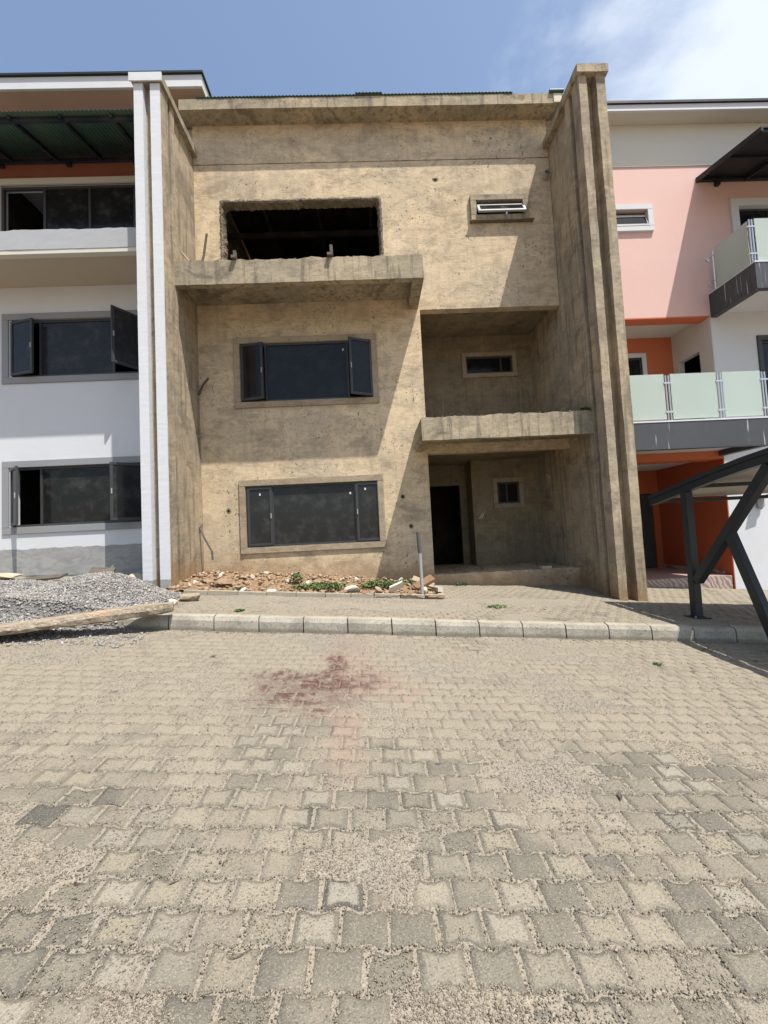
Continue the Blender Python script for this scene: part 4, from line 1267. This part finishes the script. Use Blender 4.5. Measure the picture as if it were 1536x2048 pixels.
for i, (x, lab) in enumerate(((-2.66, 'snapped timber end on the top ledge, below the left of the opening'), (-0.63, 'snapped timber end on the top ledge, below the middle right of the opening'))):
    T = empty('broken_bracket', (x, 8.7, 7.6), lab, 'timber end', 'snapped timber ends on the top ledge')
    MB().rough(x - 0.05, x + 0.05, 8.57, 9.3, 7.60, 7.66, 0.06, 0.012, seed=80 + i).build('batten', 'oldwood', T)
    MB().rough(x - 0.02 + i * 0.03, x + 0.04 + i * 0.03, 8.62, 8.70, 7.64, 7.80 + 0.06 * i, 0.04, 0.010, seed=84 + i).build('stump', 'oldwood', T)
tube_thing('garden_hose', [(-9.5, 9.80, 1.09), (-8, 9.78, 1.05), (-6.5, 9.80, 1.00), (-5.2, 9.8, 0.95), (-4.45, 9.82, 0.93)], 0.012, 'green', 'thin green hose along the foot of the white house wall', 'hose')

# white paint dabs on the porch walls
def daub(x, y, z, pts, label, plane='Y'):
    mb = MB()
    for (a, b, c, d, w) in pts:
        L = math.hypot(c - a, d - b); nx, nz = -(d - b) / L * w, (c - a) / L * w
        q = [(a + nx, b + nz), (a - nx, b - nz), (c - nx * .5, d - nz * .5), (c + nx * .5, d + nz * .5)]
        if plane == 'Y':
            v = [(x + u, y - 0.002, z + t) for u, t in q] + [(x + u, y + 0.003, z + t) for u, t in q]
        else:
            v = [(x - 0.002, y + u, z + t) for u, t in q] + [(x + 0.003, y + u, z + t) for u, t in q]
        mb.add(v, [(0, 1, 2, 3), (7, 6, 5, 4), (0, 4, 5, 1), (1, 5, 6, 2), (2, 6, 7, 3), (3, 7, 4, 0)])
    o = mb.build('paint_dab', 'chalk', HX)
daub(3.1, 11.86, 1.9, [(0, 0, .10, .16, .012), (.07, .02, .17, .20, .014), (.10, .1, .2, .22, .01)], '')
daub(4.945 - 0.03, 11.2, 2.9, [(0, 0, .12, .13, .014), (-.1, -.02, .05, .10, .012), (-.05, -.12, .1, .0, .012)], '', 'X')

# ------------------------------------------------------------------ gravel heap, timber slab
def heap_z(X, Y):
    base = np.where(Y > 5.86, z_pave(X, Y), z_street(X, Y))
    h1 = 0.33 * np.exp(-(((X + 4.45) / 0.78) ** 2 + ((Y - 7.15) / 0.72) ** 2))
    h1 += 0.20 * np.exp(-(((X + 4.6) / 1.15) ** 2 + ((Y - 6.55) / 0.75) ** 2))
    h2 = 0.17 * np.exp(-(((X + 6.6) / 1.3) ** 2 + ((Y - 7.9) / 0.7) ** 2))
    front = 0.16 * np.exp(-(((X + 5.1) / 1.2) ** 2 + ((Y - 5.7) / 0.5) ** 2))
    h = h1 + h2 + front + (fbm(X * 5, Y * 5, 3) - 0.5) * 0.07
    h = h * sstep(-X, 2.95, 3.5)
    return z_pave(X, Y) * sstep(Y, 5.70, 5.84) + z_street(X, Y) * (1 - sstep(Y, 5.70, 5.84)) + h - 0.055 - 0.10 * (1 - sstep(-X, 3.0, 3.6)) - 0.10 * (1 - sstep(Y, 5.0, 5.3))
o = link_mesh('gravel_bed', grid_mesh('gravel_bed', np.arange(-9.0, -2.9, 0.04), np.arange(4.9, 9.0, 0.04), heap_z), 'gravel')
props(o, 'packed core of the grey gravel heap in front of the white house', 'gravel', kind='stuff')
def heap_pts(r, n):
    X = r.uniform(-7.6, -2.9, n * 3); Y = r.uniform(4.95, 8.8, n * 3)
    hz = heap_z(X, Y) - np.where(Y > 5.78, z_pave(X, Y), z_street(X, Y))
    p = sstep(hz, -0.05, 0.03)
    edge = np.exp(-((X + 4.3) / 1.5) ** 2) * np.exp(-((Y - 5.3) / 0.35) ** 2) * 0.25
    k = r.random(n * 3) < np.maximum(p, edge)
    X, Y = X[k][:n], Y[k][:n]
    return X, Y
chips('gravel', 42000, heap_pts, (0.008, 0.027), 'gravel', 'heap of loose grey crushed stone on the pavement before the white house', 'gravel',
      lambda x, y: np.maximum(heap_z(x, y), np.where(y > 5.84, z_pave(x, y), z_street(x, y)) - 0.002), 11, 0.75)

# timber slab: tapering weathered offcut, right end on kerb and gravel
def log_slab():
    n, m = 44, 10
    A = Vector((-5.6, 4.78, 0.60)); B = Vector((-2.72, 5.72, 0.725))
    vs, fs = [], []
    ax = (B - A).normalized(); side = Vector((-ax.y, ax.x, 0)).normalized(); up = Vector((0, 0, 1))
    for i in range(n + 1):
        t = i / n
        p = A.lerp(B, t) + up * (0.03 * math.sin(t * 3.1) + 0.045 * t * t)
        wid = 0.17 + 0.05 * math.sin(t * 5) - 0.05 * sstep(np.array(t), 0.9, 1.0)
        th = 0.052 + 0.022 * sstep(np.array(t), 0.3, 0.8)
        if t > 0.93: th *= 1 - (t - 0.93) * 2
        for k in range(m):
            a = 2 * math.pi * k / m
            c, s_ = math.cos(a), math.sin(a)
            c = math.copysign(abs(c) ** 0.55, c); s_ = math.copysign(abs(s_) ** 0.55, s_)
            q = p + side * (c * wid) + up * (s_ * th)
            q += mnoise.noise_vector(Vector((t * 22, k * 0.9, 3))) * 0.014 + mnoise.noise_vector(Vector((t * 6, k * 2.0, 9))) * 0.016
            vs.append(q)
    for i in range(n):
        for k in range(m):
            fs.append((i * m + k, i * m + (k + 1) % m, (i + 1) * m + (k + 1) % m, (i + 1) * m + k))
    fs.append(tuple(range(m))[::-1]); fs.append(tuple(range(n * m, n * m + m)))
    return MB().add(vs, fs).build('timber_slab', 'log', smooth=False)
props(log_slab(), 'long weathered timber slab lying across the kerb in front of the gravel', 'timber slab')

rock('broken_stone', -3.02, 6.95, 0.06, (.25, .13, .085), 'surround', 3, 'large grey brown stone lying to the right of the gravel heap', 'stone', None, (0.1, 0.05, 0.2))
rock('broken_stone', -3.12, 6.55, 0.05, (.085, .07, .065), 'litter', 5, 'small yellowish stone beside the large one by the gravel', 'stone', None, (0.3, 0, 1))
rock('broken_stone', -3.95, 7.35, 0.05, (.07, .06, .05), 'rubble', 6, 'brown stone at the foot of the white ribs', 'stone')
slab_thing('broken_board', -5.5, 8.6, 1.12, 0.42, 0.3, 0.05, (0.45, 0.10, 0.3), 'oldwood', 'grey board fragment leaning behind the gravel heap', 'board', seed=8)
slab_thing('broken_board', -6.9, 8.9, 1.04, 0.8, 0.3, 0.04, (0.2, -0.05, 0.1), 'oldwood', 'dark board lying flat by the wall left of the gravel peak', 'board', seed=9)
rock('rubble_heap', -4.85, 8.8, 0.08, (.36, .3, .18), 'rubble', 12, 'brown earth lump against the white house wall beside the ribs', 'earth lump')
rock('rubble_heap', -7.9, 9.0, 0.08, (.55, .3, .10), 'rubble', 14, 'low brown earth mound at the wall at the left edge', 'earth mound')
slab_thing('concrete_strip', -6.6, 8.45, 0.93, 2.9, 0.12, 0.16, (0, 0.078, 0.02), 'kerb', 'low concrete edging behind the gravel along the white house', 'edging', seed=10)

# ------------------------------------------------------------------ loose grit on the street
def grit_pts(r, n):
    Y = 1.25 + 4.4 * r.random(n * 3) ** 1.35
    X = (r.random(n * 3) * 2 - 1) * (0.97 * Y + 0.2)
    h = sand_height(X, Y)
    fy = ((Y - 1.235) / PY) % 1.0
    joint = np.minimum(fy, 1 - fy) < 0.0  # rows are handled by noise
    p = 0.22 + 0.78 * sstep(h, -0.007, 0.003) + 0.25 * (np.abs(fy - 0.5) < 0.10)
    k = r.random(n * 3) < p
    return X[k][:n], Y[k][:n]
chips('grit', 150000, grit_pts, (0.0014, 0.0056), 'grit', 'loose sand and stone grit scattered over the street paving', 'grit',
      lambda x, y: z_street(x, y) + np.maximum(sand_height(x, y), -0.001), 21, 0.7)
def pave_grit(r, n):
    X = r.uniform(-3.2, 6.5, n); Y = r.uniform(5.92, 7.7, n); return X, Y
chips('pavement_grit', 9000, pave_grit, (0.003, 0.008), 'grit', 'fine grit lying on the raised paving behind the kerb', 'grit', lambda x, y: z_pave(x, y) + np.maximum(pave_sand(x, y), 0), 22, 0.6)
def kerb_grit(r, n):
    X = r.uniform(-5, 6, n); Y = 5.74 - np.abs(r.normal(0, 0.06, n)); return X, Y
chips('kerb_grit', 2500, kerb_grit, (0.003, 0.012), 'grit', 'stones gathered along the foot of the kerb', 'grit', lambda x, y: z_street(x, y) + 0.001, 23, 0.6)
# porch crumbs
def porch_pts(r, n): return r.uniform(1.6, 4.85, n), r.uniform(9.95, 12.3, n)
chips('porch_debris', 260, porch_pts, (0.008, 0.035), 'rubble', 'crumbs of mortar scattered over the porch floor', 'debris', lambda x, y: 0.575 + 0 * x, 24, 0.4)
def ledge_pts(r, n): return r.uniform(-3.9, 1.3, n), r.uniform(8.66, 9.0, n)
chips('ledge_debris', 420, ledge_pts, (0.008, 0.035), 'broken', 'broken mortar crumbs along the top ledge', 'debris', lambda x, y: 7.60 + 0 * x, 25, 0.6)
def canopy_pts(r, n): return 4.85 - 3.6 * r.random(n) ** 1.6, r.uniform(8.67, 8.9, n)
chips('canopy_debris', 260, canopy_pts, (0.008, 0.03), 'broken', 'dark crumbs and dead moss along the porch canopy top', 'debris', lambda x, y: 4.03 + 0 * x, 26, 0.6)

# ------------------------------------------------------------------ weeds
def weed(name, x, y, n, spread, h, size, label, cat='weed', zf=None, seed=0, group=None, ell=1.0):
    r = np.random.default_rng(seed)
    V, F, R_ = [], [], []
    z0 = float((zf or z_street)(np.array(x), np.array(y)))
    for i in range(n):
        a = r.random() * 2 * np.pi; d = spread * math.sqrt(r.random())
        p = Vector((math.cos(a) * d * ell, math.sin(a) * d, h * (1 - 0.5 * d / spread) * r.random() ** 0.6))
        u = Vector((r.normal(), r.normal(), 0.35 * r.normal() + 0.25)).normalized()
        w = u.cross(Vector((r.normal() * .4, r.normal() * .4, 1))).normalized()
        L = size * (0.6 + 0.8 * r.random()); Wd = L * 0.42
        b = len(V)
        up = Vector((0, 0, 0.22 * L))
        V += [p - u * L * .5, p - u * L * .1 + w * Wd + up, p + u * L * .5, p - u * L * .1 - w * Wd + up, p + up * 0.2]
        F += [(b, b + 1, b + 4), (b + 1, b + 2, b + 4), (b + 2, b + 3, b + 4), (b + 3, b, b + 4)]
        R_ += [r.random()] * 5
    me = np_mesh(name, [tuple(v) for v in V], F, {'rnd': R_})
    lf = bpy.data.objects.new(name, me); COL.objects.link(lf)
    me.materials.append(M['leaf'])
    lf.location = (x, y, z0 + 0.004)
    return props(lf, label, cat, group)
sz = lambda a, b: soil_z(np.array(a), np.array(b))
weed('creeping_weed', -1.15, 8.45, 620, 0.30, 0.14, 0.055, 'wide green creeping weed in the middle left of the planter bed', zf=sz, seed=1, ell=1.9)
weed('creeping_weed', -1.62, 8.75, 160, 0.14, 0.26, 0.05, 'taller weed shoot at the left end of the wide creeping weed', zf=sz, seed=2)
weed('creeping_weed', 0.12, 8.7, 420, 0.24, 0.22, 0.06, 'bushy green weed against the wall in the middle of the planter rubble', zf=sz, seed=3, ell=1.9)
weed('creeping_weed', 0.75, 9.2, 150, 0.22, 0.12, 0.05, 'thin green weed behind the tilted slab pieces', zf=sz, seed=4, ell=1.6)
weed('creeping_weed', -2.6, 8.2, 60, 0.12, 0.04, 0.04, 'little weed near the front left of the planter bed', zf=sz, seed=5, ell=1.5)
weed('small_weed', -1.98, 6.15, 70, 0.07, 0.03, 0.035, 'small green weed on the paving just behind the kerb', zf=z_pave, seed=6)
weed('small_weed', 2.02, 7.0, 90, 0.12, 0.03, 0.04, 'flat green weed on the paving in front of the porch', zf=z_pave, seed=7, ell=1.6)
weed('small_weed', 2.0, 9.72, 90, 0.10, 0.06, 0.04, 'green weed at the foot of the porch step', zf=z_pave, seed=8, ell=1.5)
weed('small_weed', 3.2, 4.75, 45, 0.05, 0.025, 0.028, 'small bright weed on the street paving before the carport shadow', seed=9)
weed('small_weed', 4.3, 5.35, 40, 0.06, 0.015, 0.022, 'dark weed in the carport shadow close to the kerb', seed=10, ell=1.8)
weed('dead_plant', 4.72, 8.72, 160, 0.10, 0.10, 0.04, 'tuft of dead moss in the corner on the porch canopy', 'moss', zf=lambda a, b: 4.03, seed=11)
# scraps on the street
for i, (x, y, s, lab) in enumerate(((-1.82, 4.72, .05, 'dark leaf scrap on the street left of the red paint stain'), (1.36, 2.45, .045, 'curled dark leaf on the street right of centre'),
                                   (3.45, 4.55, .035, 'brown leaf scrap near the bright weed'), (2.78, 6.85, .03, 'reddish leaf on the paving before the porch'))):
    mb = MB(); mb.add([(-s, 0, 0.01), (0, -s * .3, 0.004), (s, 0, 0.018), (0, s * .35, 0.012), (0, 0, 0.0)], [(0, 1, 4), (1, 2, 4), (2, 3, 4), (3, 0, 4)])
    o = mb.build('fallen_leaf', 'oldwood'); zf = z_street if y < 5.8 else z_pave
    o.location = (x, y, float(zf(x, y)) + 0.004); o.rotation_euler = (0, 0, i * 1.1)
    props(o, lab, 'leaf')
